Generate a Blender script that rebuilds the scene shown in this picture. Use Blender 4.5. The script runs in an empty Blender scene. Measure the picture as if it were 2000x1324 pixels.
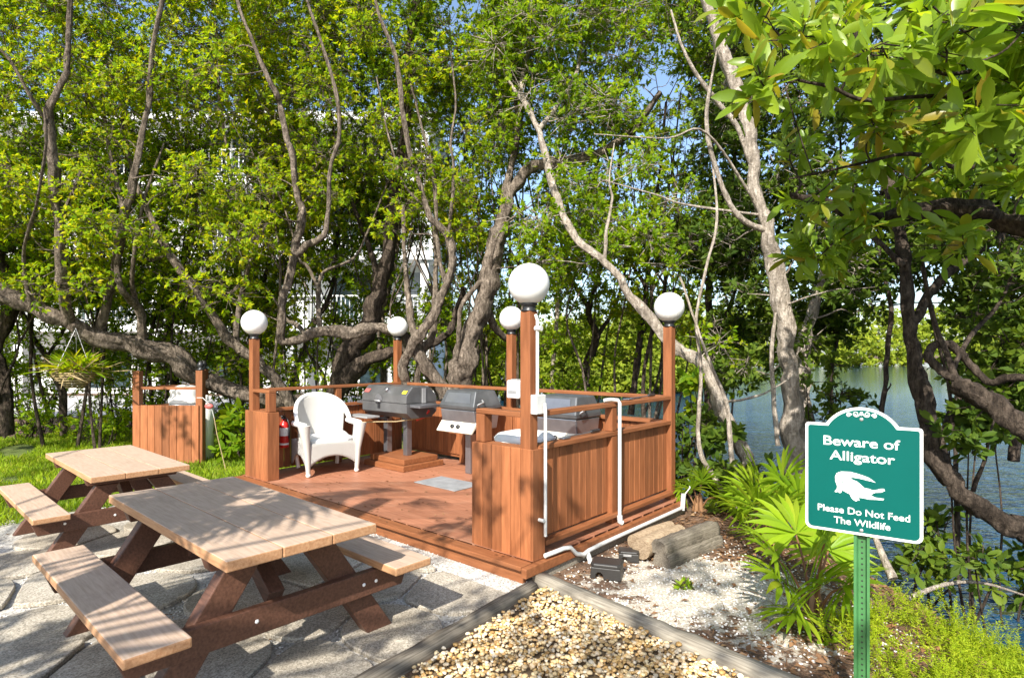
import bpy, bmesh, math, random
import numpy as np
from mathutils import Vector, Matrix
R = math.radians
random.seed(7)
rng = np.random.default_rng(11)
SC = bpy.context.scene
COL = SC.collection

# ------------------------------------------------------------------ camera, sky, sun, exposure
F = 1147.0          # focal length in pixels of the 2000 px wide photograph
HC = 1.62           # eye height
HY = 690.0          # horizon row
cam = bpy.data.objects.new('camera', bpy.data.cameras.new('camera')); COL.objects.link(cam)
cam.location = (0, 0, HC); cam.rotation_euler = (R(90), 0, 0)
cam.data.sensor_width = 36; cam.data.lens = F/2000*36; cam.data.shift_y = (HY-662)/2000
cam.data.clip_start = 0.05; cam.data.clip_end = 3000
SC.camera = cam
SUN_EL = R(39); SUN_DIR = Vector((-0.29, -0.957, 0)).normalized()
W = bpy.data.worlds.new('World'); SC.world = W; W.use_nodes = True
nt = W.node_tree; bg = nt.nodes['Background']; bg.inputs['Strength'].default_value = 0.135
sky = nt.nodes.new('ShaderNodeTexSky'); sky.sky_type = 'NISHITA'; sky.sun_disc = False
sky.sun_elevation = SUN_EL; sky.sun_rotation = math.atan2(SUN_DIR.x, SUN_DIR.y)
sky.air_density = 1.0; sky.dust_density = 1.4; sky.ozone_density = 1.5
nt.links.new(sky.outputs[0], bg.inputs[0])
sl = bpy.data.lights.new('sun', 'SUN'); sl.energy = 4.6; sl.angle = R(0.5); sl.color = (1.0, 0.95, 0.86)
so = bpy.data.objects.new('sun', sl); COL.objects.link(so); so.location = (-6, -18, 15)
tosun = Vector((SUN_DIR.x*math.cos(SUN_EL), SUN_DIR.y*math.cos(SUN_EL), math.sin(SUN_EL)))
so.rotation_euler = tosun.to_track_quat('Z', 'Y').to_euler()
SC.view_settings.view_transform = 'Standard'; SC.view_settings.look = 'None'
SC.view_settings.exposure = 1.06; SC.view_settings.gamma = 1.0
SC.cycles.max_bounces = 6; SC.cycles.diffuse_bounces = 3; SC.cycles.glossy_bounces = 2
SC.cycles.transmission_bounces = 4; SC.cycles.transparent_max_bounces = 4; SC.cycles.use_denoising = True

# ------------------------------------------------------------------ helpers
def P(px, py, d):
    return np.array(((px-1000)*d/F, d, HC-(py-HY)*d/F))
def G(px, py, z=0.0):
    d = F*(HC-z)/(py-HY); return np.array(((px-1000)*d/F, d, z))

def tag(o, label=None, cat=None, group=None, kind=None):
    if label: o['label'] = label
    if cat: o['category'] = cat
    if group: o['group'] = group
    if kind: o['kind'] = kind
    return o
def empty(name, loc, rz=0.0, label=None, cat=None, group=None):
    o = bpy.data.objects.new(name, None); COL.objects.link(o)
    o.location = loc; o.rotation_euler = (0, 0, rz); o.empty_display_size = 0.1
    return tag(o, label, cat, group)
def copy_tree(o, parent=None):
    c = o.copy(); COL.objects.link(c); c.parent = parent
    for ch in list(o.children): copy_tree(ch, c)
    return c
def mesh_np(name, verts, faces, mat, parent=None, smooth=False, loc=None):
    """verts Nx3 array; faces: list of arrays (n x k)"""
    me = bpy.data.meshes.new(name)
    verts = np.asarray(verts, dtype=np.float32)
    fl = [np.asarray(f, dtype=np.int32) for f in faces if len(f)]
    me.vertices.add(len(verts)); me.vertices.foreach_set('co', verts.ravel())
    loops = np.concatenate([f.ravel() for f in fl]); counts = np.concatenate([np.full(len(f), f.shape[1], np.int32) for f in fl])
    starts = np.concatenate(([0], np.cumsum(counts)[:-1])).astype(np.int32)
    me.loops.add(len(loops)); me.loops.foreach_set('vertex_index', loops)
    me.polygons.add(len(counts)); me.polygons.foreach_set('loop_start', starts); me.polygons.foreach_set('loop_total', counts)
    if smooth: me.polygons.foreach_set('use_smooth', np.ones(len(counts), dtype=bool))
    me.update(calc_edges=True); me.validate()
    me.materials.append(mat)
    o = bpy.data.objects.new(name, me); COL.objects.link(o); o.parent = parent
    if loc is not None: o.location = loc
    return o

class MB:
    def __init__(s): s.v = []; s.f = []; s.sm = []
    def add(s, vs, fs, smooth=False):
        b = len(s.v); s.v += [tuple(v) for v in vs]
        for f in fs: s.f.append([b+i for i in f]); s.sm.append(smooth)
        return s
    def box(s, x0, x1, y0, y1, z0, z1, M=None):
        vs = [Vector((x, y, z)) for z in (z0, z1) for y in (y0, y1) for x in (x0, x1)]
        if M is not None: vs = [M @ v for v in vs]
        return s.add(vs, [(0,2,3,1),(4,5,7,6),(0,1,5,4),(2,6,7,3),(0,4,6,2),(1,3,7,5)])
    def cbox(s, c, size, M=None):
        return s.box(c[0]-size[0]/2, c[0]+size[0]/2, c[1]-size[1]/2, c[1]+size[1]/2, c[2]-size[2]/2, c[2]+size[2]/2, M)
    def beam(s, p, q, w, h, up=(0,0,1)):
        p = Vector(p); q = Vector(q); d = (q-p); L = d.length; d.normalize(); up = Vector(up)
        y = up.cross(d); y = y.normalized() if y.length > 1e-5 else Vector((0,1,0)); z = d.cross(y)
        M = Matrix(((d.x,y.x,z.x,p.x),(d.y,y.y,z.y,p.y),(d.z,y.z,z.z,p.z),(0,0,0,1)))
        return s.box(0, L, -w/2, w/2, -h/2, h/2, M)
    def tube(s, pts, rad, n=10, cap=True):
        pts = [Vector(p) for p in pts]
        if not hasattr(rad, '__len__'): rad = [rad]*len(pts)
        vs, fs = [], []
        t0 = (pts[1]-pts[0]).normalized(); a = Vector((0,0,1)) if abs(t0.z) < .9 else Vector((1,0,0))
        x = a.cross(t0).normalized()
        for i, p in enumerate(pts):
            t = (pts[min(i+1, len(pts)-1)]-pts[max(i-1, 0)]).normalized()
            x = (x-t*x.dot(t)).normalized(); y = t.cross(x)
            for k in range(n):
                an = 2*math.pi*k/n; vs.append(p+(x*math.cos(an)+y*math.sin(an))*rad[i])
        for i in range(len(pts)-1):
            for k in range(n): fs.append((i*n+k, i*n+(k+1) % n, (i+1)*n+(k+1) % n, (i+1)*n+k))
        s.add(vs, fs, True)
        if cap: s.add(vs[:n][::-1], [tuple(range(n))]); s.add(vs[-n:], [tuple(range(n))])
        return s
    def lathe(s, prof, c=(0,0,0), n=24, M=None):
        vs, fs = [], []
        for r, z in prof:
            for k in range(n):
                an = 2*math.pi*k/n; v = Vector((c[0]+r*math.cos(an), c[1]+r*math.sin(an), c[2]+z)); vs.append(M @ v if M is not None else v)
        m = len(prof)
        for i in range(m-1):
            for k in range(n): fs.append((i*n+k, i*n+(k+1) % n, (i+1)*n+(k+1) % n, (i+1)*n+k))
        return s.add(vs, fs, True)
    def prism(s, poly, y0, y1, M=None):
        """poly in local x,z extruded along y"""
        n = len(poly); vs = [Vector((x, y0, z)) for x, z in poly]+[Vector((x, y1, z)) for x, z in poly]
        if M is not None: vs = [M @ v for v in vs]
        return s.add(vs, [tuple(range(n)), tuple(range(2*n-1, n-1, -1))]+[(i, n+i, n+(i+1) % n, (i+1) % n) for i in range(n)])
    def sphere(s, c, r, n=16, m=10, sc=(1,1,1)):
        prof = [(r*math.sin(math.pi*i/m), -r*math.cos(math.pi*i/m)) for i in range(m+1)]
        prof[0] = (1e-4, -r); prof[-1] = (1e-4, r)
        M = Matrix.Translation(c) @ Matrix.Diagonal((sc[0], sc[1], sc[2], 1))
        return s.lathe(prof, n=n, M=M)
    def build(s, name, mat, parent=None, bevel=0.0, seg=2, loc=None, M=None):
        me = bpy.data.meshes.new(name); me.from_pydata(s.v, [], s.f)
        me.polygons.foreach_set('use_smooth', np.array(s.sm, dtype=bool))
        bm = bmesh.new(); bm.from_mesh(me); bmesh.ops.recalc_face_normals(bm, faces=bm.faces); bm.to_mesh(me); bm.free()
        me.update(); me.materials.append(mat)
        o = bpy.data.objects.new(name, me); COL.objects.link(o); o.parent = parent
        if loc is not None: o.location = loc
        if bevel:
            b = o.modifiers.new('bevel', 'BEVEL'); b.width = bevel; b.segments = seg; b.limit_method = 'ANGLE'; b.angle_limit = R(40)
        return o

# ------------------------------------------------------------------ materials
def nmat(name):
    m = bpy.data.materials.new(name); m.use_nodes = True; t = m.node_tree
    return m, t, t.nodes['Principled BSDF'], t.nodes['Material Output']
def node(t, typ, **kw):
    n = t.nodes.new(typ)
    for k, v in kw.items(): setattr(n, k, v)
    return n
def ramp(t, cols, fac=None):
    r = node(t, 'ShaderNodeValToRGB'); e = r.color_ramp.elements
    while len(e) < len(cols): e.new(0.5)
    for i, (p, c) in enumerate(cols):
        e[i].position = p; e[i].color = (*c, 1)
    if fac is not None: t.links.new(fac, r.inputs[0])
    return r
def mixc(t, a, b, fac, mode='MIX'):
    m = node(t, 'ShaderNodeMix', data_type='RGBA', blend_type=mode)
    for inp, v in ((m.inputs['Factor'], fac), (m.inputs[6], a), (m.inputs[7], b)):
        if hasattr(v, 'links'): t.links.new(v, inp)
        elif isinstance(v, (int, float)): inp.default_value = v
        else: inp.default_value = (*v, 1)
    return m.outputs[2]
def noise(t, scale, vec=None, detail=3, rough=0.55, scl=None):
    n = node(t, 'ShaderNodeTexNoise'); n.inputs['Scale'].default_value = scale; n.inputs['Detail'].default_value = detail; n.inputs['Roughness'].default_value = rough
    if vec is None: vec = node(t, 'ShaderNodeTexCoord').outputs['Object']
    if scl:
        mp = node(t, 'ShaderNodeMapping'); mp.inputs['Scale'].default_value = scl; t.links.new(vec, mp.inputs[0]); vec = mp.outputs[0]
    t.links.new(vec, n.inputs['Vector']); return n.outputs['Fac']
def bump(t, bsdf, h, strength=0.3, dist=0.01):
    b = node(t, 'ShaderNodeBump'); b.inputs['Strength'].default_value = strength; b.inputs['Distance'].default_value = dist
    t.links.new(h, b.inputs['Height']); t.links.new(b.outputs[0], bsdf.inputs['Normal'])
def island(t): return node(t, 'ShaderNodeNewGeometry').outputs['Random Per Island']

def wood(name, dark, light, scl=(3, 3, 40), rough=0.6, isl=0.35, dirt=(0.1, 0.06, 0.04), dirt_amt=0.25):
    m, t, b, o = nmat(name)
    g = noise(t, 6, scl=scl, detail=5)
    c = ramp(t, [(0.3, dark), (0.7, light)], g).outputs[0]
    rr = ramp(t, [(0, (1-isl,)*3), (1, (1+isl*.35,)*3)], island(t)).outputs[0]
    c = mixc(t, c, rr, 1.0, 'MULTIPLY')
    n2 = ramp(t, [(0.55, (0,0,0)), (0.8, (1,1,1))], noise(t, 3.5, detail=6, rough=.7)).outputs[0]
    mm = node(t, 'ShaderNodeMath', operation='MULTIPLY'); mm.inputs[1].default_value = dirt_amt; t.links.new(n2, mm.inputs[0])
    c = mixc(t, c, dirt, mm.outputs[0])
    t.links.new(c, b.inputs['Base Color']); b.inputs['Roughness'].default_value = rough
    b.inputs['Specular IOR Level'].default_value = 0.3
    bump(t, b, g, 0.35, 0.004); return m
def plain(name, col, rough=0.5, metal=0.0, var=0.12, nscale=8, bmp=0.0, bscale=60):
    m, t, b, o = nmat(name)
    c = ramp(t, [(0.3, tuple(x*(1-var) for x in col)), (0.7, tuple(min(1, x*(1+var)) for x in col))], noise(t, nscale, detail=5)).outputs[0]
    t.links.new(c, b.inputs['Base Color']); b.inputs['Roughness'].default_value = rough; b.inputs['Metallic'].default_value = metal
    if bmp: bump(t, b, noise(t, bscale, detail=3), bmp, 0.003)
    return m
def leafmat(name, cols, trans=0.4, rough=0.5, clump=0.55, spec=0.12):
    m, t, b, o = nmat(name)
    c = ramp(t, [(i/(len(cols)-1), c) for i, c in enumerate(cols)], island(t)).outputs[0]
    n2 = ramp(t, [(0.35, (1-clump*.6, 1-clump*.5, 1-clump*.4)), (0.65, (1+clump*.25, 1+clump*.15, 1.0))], noise(t, 0.9, node(t, 'ShaderNodeNewGeometry').outputs['Position'], detail=2)).outputs[0]
    c = mixc(t, c, n2, 1.0, 'MULTIPLY')
    t.links.new(c, b.inputs['Base Color']); b.inputs['Roughness'].default_value = rough; b.inputs['Specular IOR Level'].default_value = spec
    tr = node(t, 'ShaderNodeBsdfTranslucent'); tc = mixc(t, c, (1.5, 1.4, 0.5), 1.0, 'MULTIPLY'); t.links.new(tc, tr.inputs['Color'])
    mx = node(t, 'ShaderNodeMixShader'); mx.inputs[0].default_value = trans
    t.links.new(b.outputs[0], mx.inputs[1]); t.links.new(tr.outputs[0], mx.inputs[2]); t.links.new(mx.outputs[0], o.inputs['Surface'])
    return m
def barkmat(name, dark, light):
    m, t, b, o = nmat(name)
    pos = node(t, 'ShaderNodeNewGeometry').outputs['Position']
    g = noise(t, 26, pos, detail=8, rough=.75, scl=(1, 1, .28)); g2 = noise(t, 3.0, pos, detail=6, rough=.7); g3 = noise(t, 9, pos, detail=5, rough=.7)
    c = ramp(t, [(0.32, tuple(x*.45 for x in dark)), (.45, dark), (0.66, light)], g).outputs[0]
    c = mixc(t, c, tuple(x*.5 for x in dark), ramp(t, [(0.5, (0,0,0)), (0.7, (.75,.75,.75))], g2).outputs[0])
    c = mixc(t, c, tuple(min(1, x*1.45) for x in light), ramp(t, [(0.58, (0,0,0)), (0.72, (.6,.6,.6))], g3).outputs[0])
    t.links.new(c, b.inputs['Base Color']); b.inputs['Roughness'].default_value = 0.95; b.inputs['Specular IOR Level'].default_value = .15
    a = node(t, 'ShaderNodeMath', operation='MULTIPLY_ADD'); t.links.new(g, a.inputs[0]); a.inputs[1].default_value = 1.0; t.links.new(g3, a.inputs[2])
    bump(t, b, a.outputs[0], 1.0, 0.05); return m

M_red = wood('redwood_stain', (.215,.074,.027), (.35,.128,.050), scl=(6, 6, .6))
M_redx = wood('redwood_stain_rail', (.225,.079,.029), (.36,.136,.054), scl=(.6, 6, 6))
M_deck = wood('redwood_deck', (.28,.112,.060), (.40,.178,.103), scl=(.5, 9, 9), rough=.5, isl=.28, dirt=(.46,.30,.20), dirt_amt=.45)
M_ttop = wood('tan_plank', (.42,.30,.215), (.55,.41,.31), scl=(1.2, 14, 14), rough=.6, isl=.1, dirt=(.22,.155,.11), dirt_amt=.55)
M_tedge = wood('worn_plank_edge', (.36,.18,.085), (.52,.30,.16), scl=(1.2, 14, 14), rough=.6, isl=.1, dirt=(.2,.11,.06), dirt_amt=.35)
M_tleg = wood('brown_plank', (.078,.036,.022), (.15,.07,.045), scl=(1.5, 12, 12), rough=.5, isl=.25)
M_grey = wood('weathered_timber', (.16,.135,.10), (.40,.36,.29), scl=(.6, 14, 14), rough=.9, isl=.2, dirt=(.07,.055,.04), dirt_amt=.6)
M_logc = wood('cut_log_wood', (.22,.15,.09), (.48,.37,.25), scl=(4, 14, 14), rough=.9, dirt=(.12,.08,.05), dirt_amt=.5)
M_greyd = wood('dark_weathered_timber', (.085,.07,.052), (.27,.235,.185), scl=(.6, 18, 18), rough=.9, isl=.2, dirt=(.03,.024,.018), dirt_amt=.7)
M_white = plain('white_paint', (.78,.77,.74), .45, var=.05)
M_globe = plain('opal_globe', (.82,.82,.80), .25, var=.03)
M_pvc = plain('white_pvc', (.58,.58,.56), .4, var=.06)
M_black = plain('black_metal', (.02,.02,.022), .4)
M_iron = plain('grill_enamel', (.15,.15,.152), .36, metal=.5, var=.25, nscale=5)
M_iron2 = plain('cast_hood', (.11,.115,.12), .42, metal=.45, var=.2, nscale=6)
M_steel = plain('steel_grey', (.30,.30,.32), .35, metal=.8, var=.12)
M_galv = plain('galvanised', (.42,.42,.42), .45, metal=.5)
M_panel = plain('grill_panel', (.62,.58,.48), .45, var=.08)
M_redpaint = plain('red_paint', (.5,.02,.015), .3)
M_yellow = plain('yellow_sticker', (.75,.65,.04), .5)
M_pink = plain('faded_sticker', (.42,.10,.09), .5)
M_brass = plain('brass', (.6,.45,.2), .35, metal=.9)
M_orangehose = plain('orange_hose', (.65,.16,.08), .5)
M_bait = plain('bait_plastic', (.028,.026,.024), .45, bmp=.2)
M_mat = plain('rubber_mat', (.23,.235,.24), .9, var=.2, bmp=.4, bscale=120)
M_signgreen = plain('sign_green', (.002,.088,.074), .35, var=.05, nscale=3)
M_signgreen.node_tree.nodes['Principled BSDF'].inputs['Specular IOR Level'].default_value = .15
M_signwhite = plain('sign_white', (.82,.82,.80), .4, var=.03)
M_postgreen = plain('post_green', (.05,.17,.055), .5, var=.2)
M_bldg = plain('white_stucco', (.74,.74,.72), .8, var=.06)
M_glass = plain('window_glass', (.03,.05,.06), .08, var=.3)
M_shade = plain('grey_door', (.3,.32,.33), .6)
M_ext_label = plain('white_label', (.75,.75,.72), .5)
M_straw = wood('basket_cane', (.25,.18,.09), (.42,.32,.17), scl=(10, 10, 10))

def wickermat():
    m, t, b, o = nmat('white_wicker')
    b.inputs['Base Color'].default_value = (.78,.77,.74,1); b.inputs['Roughness'].default_value = .55
    co = node(t, 'ShaderNodeTexCoord').outputs['UV']
    w1 = node(t, 'ShaderNodeTexWave', bands_direction='X'); w1.inputs['Scale'].default_value = 14; t.links.new(co, w1.inputs[0])
    w2 = node(t, 'ShaderNodeTexWave', bands_direction='Y'); w2.inputs['Scale'].default_value = 22; t.links.new(co, w2.inputs[0])
    mm = node(t, 'ShaderNodeMath', operation='MULTIPLY'); t.links.new(w1.outputs['Fac'], mm.inputs[0]); t.links.new(w2.outputs['Fac'], mm.inputs[1])
    c = ramp(t, [(0, (.46,.44,.40)), (.35, (.80,.79,.76))], mm.outputs[0]).outputs[0]; t.links.new(c, b.inputs['Base Color'])
    bump(t, b, mm.outputs[0], .8, .008); return m
M_wicker = wickermat()

M_leafA = leafmat('leaf_yellow_green', [(.40,.47,.012), (.31,.42,.012), (.21,.35,.012), (.52,.48,.02), (.26,.40,.012), (.14,.28,.012)], .58)
M_leafB = leafmat('leaf_mid_green', [(.15,.28,.010), (.25,.39,.012), (.17,.31,.010), (.37,.43,.016), (.10,.21,.010)], .58)
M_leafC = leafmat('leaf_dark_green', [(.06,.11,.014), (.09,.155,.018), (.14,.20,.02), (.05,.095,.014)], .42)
M_leafD = leafmat('leaf_big_glossy', [(.16,.27,.022), (.22,.33,.028), (.18,.29,.025), (.32,.44,.04), (.18,.31,.025), (.36,.27,.035)], .55, rough=.3, clump=.25, spec=.4)
M_leafFar = leafmat('far_mangrove_leaf', [(.22,.30,.025), (.29,.35,.03), (.17,.25,.025), (.34,.37,.035)], .4, clump=.5)
M_palm = leafmat('palmetto_leaf', [(.20,.34,.018), (.28,.42,.022), (.15,.27,.016), (.36,.44,.035)], .5, rough=.35, clump=.2)
M_grass = leafmat('grass_blade', [(.24,.37,.018), (.31,.43,.022), (.17,.29,.016), (.38,.40,.06)], .45, rough=.6, clump=.6)
M_cover = leafmat('ground_cover_leaf', [(.36,.46,.02), (.28,.40,.018), (.46,.52,.035), (.20,.31,.016)], .5, rough=.5, clump=.3)
M_litter = leafmat('dry_leaf', [(.22,.11,.05), (.30,.17,.09), (.15,.075,.04), (.38,.25,.14)], .15, rough=.8, clump=.2)
M_bark = barkmat('grey_bark', (.11,.087,.066), (.35,.285,.225))
M_barkpale = barkmat('pale_bark', (.32,.27,.215), (.66,.58,.49))
M_barkdark = barkmat('dark_bark', (.045,.034,.026), (.15,.115,.088))

# ------------------------------------------------------------------ plan of the place
A = np.array((0.124, 4.30)); U = np.array((-0.753, 0.658)); V = np.array((0.658, 0.753))
DZ = 0.14
Bp = A+2.25*V; E = A+4.33*U; Dp = E+2.25*V; Cp = A+2.25*V+2.14*U
AU = math.atan2(U[1], U[0]); AV = math.atan2(V[1], V[0])
def uv(u, v, z=0.0): p = A+u*U+v*V; return (p[0], p[1], z)

SHORE = np.array([(3.0,-30), (3.3,0), (3.5,3.0), (3.55,4.6), (3.3,6.5), (2.8,8.4), (1.9,10.3), (.6,12.3), (-.6,15), (-1.6,19), (-1.6,26), (-6,50), (-30,90), (-200,140), (-600,150)])
def shore_dist(x, y):
    """positive on land, negative on water"""
    x = np.asarray(x, float); y = np.asarray(y, float); best = np.full(x.shape, 1e9); sg = np.ones(x.shape)
    for a, b in zip(SHORE[:-1], SHORE[1:]):
        d = b-a; L2 = d@d; t = np.clip(((x-a[0])*d[0]+(y-a[1])*d[1])/L2, 0, 1)
        dx = x-(a[0]+t*d[0]); dy = y-(a[1]+t*d[1]); q = np.hypot(dx, dy); c = d[0]*(y-a[1])-d[1]*(x-a[0])
        m = q < best; best = np.where(m, q, best); sg = np.where(m, np.sign(c), sg)
    return best*sg
WZ = -0.62
def height(x, y):
    s = shore_dist(x, y); t = np.clip((1.3-s)/2.6, 0, 1); h = -1.3*(t*t*(3-2*t))
    x = np.asarray(x, float); y = np.asarray(y, float)
    amp = np.clip((s-.3)/2, 0, 1)*np.clip((np.hypot(x, y-4)-4.5)/4, 0, 1)
    h = h+amp*.05*np.sin(x*1.3+y*.7)*np.sin(y*1.1-x*.4)
    far = np.clip((y-125)/30, 0, 1)*(s < 0); return h+far*1.6

# ------------------------------------------------------------------ ground, water, paving
def ground():
    xs = np.concatenate((-np.geomspace(500, 9.2, 26), np.arange(-9, 6.01, .15), np.geomspace(6.3, 600, 28)))
    ys = np.concatenate((-np.geomspace(200, 2.2, 14), np.arange(-2, 14.01, .15), np.geomspace(14.4, 900, 34)))
    X, Y = np.meshgrid(xs, ys); Z = height(X, Y)
    nx, ny = len(xs), len(ys); idx = np.arange(nx*ny).reshape(ny, nx)
    f = np.stack((idx[:-1,:-1], idx[:-1,1:], idx[1:,1:], idx[1:,:-1]), -1).reshape(-1, 4)
    m, t, b, o = nmat('earth')
    pos = node(t, 'ShaderNodeNewGeometry').outputs['Position']
    n1 = noise(t, 9, pos, detail=8, rough=.75); n2 = noise(t, 60, pos, detail=4); n3 = noise(t, 2.4, pos, detail=6, rough=.7)
    soil = ramp(t, [(.3, (.05,.032,.02)), (.5, (.15,.085,.048)), (.62, (.26,.16,.10)), (.75, (.42,.36,.29))], n1).outputs[0]
    soil = mixc(t, soil, ramp(t, [(.35, (.45,.45,.45)), (.65, (1.2,1.2,1.2))], n2).outputs[0], 1.0, 'MULTIPLY')
    sandc = ramp(t, [(.3, (.27,.22,.16)), (.5, (.50,.45,.37)), (.7, (.66,.62,.54))], n2).outputs[0]
    lawnc = ramp(t, [(.3, (.05,.075,.014)), (.55, (.10,.14,.02)), (.75, (.20,.17,.09))], n1).outputs[0]
    at = node(t, 'ShaderNodeAttribute', attribute_name='zone')
    sp = node(t, 'ShaderNodeSeparateColor'); t.links.new(at.outputs['Color'], sp.inputs[0])
    def masked(ch, w):
        a = node(t, 'ShaderNodeMath', operation='ADD'); t.links.new(ch, a.inputs[0])
        s_ = node(t, 'ShaderNodeMath', operation='MULTIPLY_ADD'); t.links.new(n3, s_.inputs[0]); s_.inputs[1].default_value = w; s_.inputs[2].default_value = -w/2
        t.links.new(s_.outputs[0], a.inputs[1]); return ramp(t, [(.44, (0,0,0)), (.56, (1,1,1))], a.outputs[0]).outputs[0]
    c = mixc(t, soil, sandc, masked(sp.outputs[0], 2.4)); c = mixc(t, c, lawnc, masked(sp.outputs[1], .9))
    t.links.new(c, b.inputs['Base Color']); b.inputs['Roughness'].default_value = .95
    bump(t, b, n1, .8, .03)
    g = mesh_np('ground', np.stack((X, Y, Z), -1).reshape(-1, 3), [f], m, smooth=True)
    x, y = X.ravel(), Y.ravel(); rel = np.stack((x-A[0], y-A[1]), -1); u = rel@U; v = rel@V
    sand = np.clip(1.02-np.hypot((x-1.30)/1.0, (y-4.0)/.95)*.75, 0, 1)
    lawn = np.clip((u-4.35)/.5, 0, 1)*np.clip((12.3-y)/1.5, 0, 1)
    ca = g.data.color_attributes.new('zone', 'FLOAT_COLOR', 'POINT')
    ca.data.foreach_set('color', np.stack((sand, lawn, 0*x, 0*x+1), -1).astype(np.float32).ravel())
    tag(g, kind='structure')
ground()

def sheet(name, poly, z, mat):
    bm = bmesh.new(); bm.faces.new([bm.verts.new((p[0], p[1], z)) for p in poly]); bmesh.ops.recalc_face_normals(bm, faces=bm.faces)
    if bm.faces[:][0].normal.z < 0: bmesh.ops.reverse_faces(bm, faces=bm.faces)
    me = bpy.data.meshes.new(name); bm.to_mesh(me); bm.free(); me.materials.append(mat)
    o = bpy.data.objects.new(name, me); COL.objects.link(o); return tag(o, kind='structure')

def gravelmat():
    m, t, b, o = nmat('white_shell_gravel'); pos = node(t, 'ShaderNodeNewGeometry').outputs['Position']
    v = node(t, 'ShaderNodeTexVoronoi'); v.inputs['Scale'].default_value = 85; t.links.new(pos, v.inputs['Vector'])
    bw = node(t, 'ShaderNodeRGBToBW'); t.links.new(v.outputs['Color'], bw.inputs[0])
    c = ramp(t, [(.1, (.24,.22,.19)), (.4, (.46,.44,.40)), (.9, (.70,.68,.64))], bw.outputs[0]).outputs[0]
    c = mixc(t, c, ramp(t, [(.35, (.6,.58,.54)), (.65, (1.05,1.05,1.05))], noise(t, 1.6, pos, detail=6)).outputs[0], 1.0, 'MULTIPLY')
    t.links.new(c, b.inputs['Base Color']); b.inputs['Roughness'].default_value = .9
    bump(t, b, v.outputs['Distance'], -1.0, .012); return m
M_gravel = gravelmat()
def watermat():
    m, t, b, o = nmat('lagoon_water'); pos = node(t, 'ShaderNodeNewGeometry').outputs['Position']
    b.inputs['Base Color'].default_value = (.010,.042,.085,1); b.inputs['Roughness'].default_value = .06; b.inputs['IOR'].default_value = 1.33
    n1 = noise(t, 2.6, pos, detail=4, scl=(.55, 1.6, 1)); n2 = noise(t, 9, pos, detail=2, scl=(.6, 1.5, 1))
    a = node(t, 'ShaderNodeMath', operation='MULTIPLY_ADD'); t.links.new(n2, a.inputs[0]); a.inputs[1].default_value = .35; t.links.new(n1, a.inputs[2])
    sx = node(t, 'ShaderNodeSeparateXYZ'); t.links.new(pos, sx.inputs[0]); mr = node(t, 'ShaderNodeMapRange'); t.links.new(sx.outputs[1], mr.inputs[0])
    for i_, v_ in enumerate((5, 34, .95, .13)): mr.inputs[1+i_].default_value = v_      # breeze by the near bank, calm under the lee of the far trees
    bp = node(t, 'ShaderNodeBump'); bp.inputs['Distance'].default_value = .14; t.links.new(mr.outputs[0], bp.inputs['Strength']); t.links.new(a.outputs[0], bp.inputs['Height']); t.links.new(bp.outputs[0], b.inputs['Normal']); return m
sheet('water', [(-620,-60), (700,-60), (700,700), (-620,700)], WZ, watermat())
M_drive = plain('pale_drive', (.42,.41,.39), .9, var=.12, nscale=3)
sheet('driveway', [(-40,14.5), (-9,14.5), (-4.5,17.0), (-4.5,21.7), (-40,21.7)], .05, M_drive)
patio = [uv(4.52, -.24)[:2], uv(4.5, .1)[:2], uv(4.62, -.8)[:2], uv(4.55, -1.6)[:2], uv(4.7, -2.4)[:2], uv(4.6, -3.4)[:2], uv(4.9, -5)[:2], uv(3, -6)[:2], (-1.9, .9), (-.62, 2.93), (.2, 4.03), uv(-.08, -.2)[:2], uv(-.08, .1)[:2]]
patio = [uv(4.45, .1)[:2], uv(4.62, -.8)[:2], uv(4.55, -1.6)[:2], uv(4.7, -2.4)[:2], uv(4.6, -3.4)[:2], uv(4.9, -5)[:2], uv(3, -6)[:2], (-1.9, .9), (-.62, 2.93), (.2, 4.03), uv(-.05, .1)[:2]]
sheet('gravel_patio', patio, .004, M_gravel)

def inside(poly, x, y):
    x = np.asarray(x); y = np.asarray(y); r = np.zeros(x.shape, bool); n = len(poly)
    for i in range(n):
        x0, y0 = poly[i]; x1, y1 = poly[(i+1) % n]
        c = ((y0 > y) != (y1 > y)) & (x < (x1-x0)*(y-y0)/(y1-y0+1e-12)+x0); r ^= c
    return r
ICO_V = np.array([(1,0,0), (-1,0,0), (0,1,0), (0,-1,0), (0,0,1), (0,0,-1)], float)
def ico():
    bm = bmesh.new(); bmesh.ops.create_icosphere(bm, subdivisions=2, radius=1.0)
    v = np.array([x.co[:] for x in bm.verts]); bm.faces.ensure_lookup_table(); f = np.array([[q.index for q in p.verts] for p in bm.faces]); bm.free(); return v, f
IV, IF = ico()
bm_ = bmesh.new(); bmesh.ops.create_icosphere(bm_, subdivisions=1, radius=1.0)
IV1 = np.array([x.co[:] for x in bm_.verts]); IF1 = np.array([[q.index for q in p.verts] for p in bm_.faces]); bm_.free()
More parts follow.
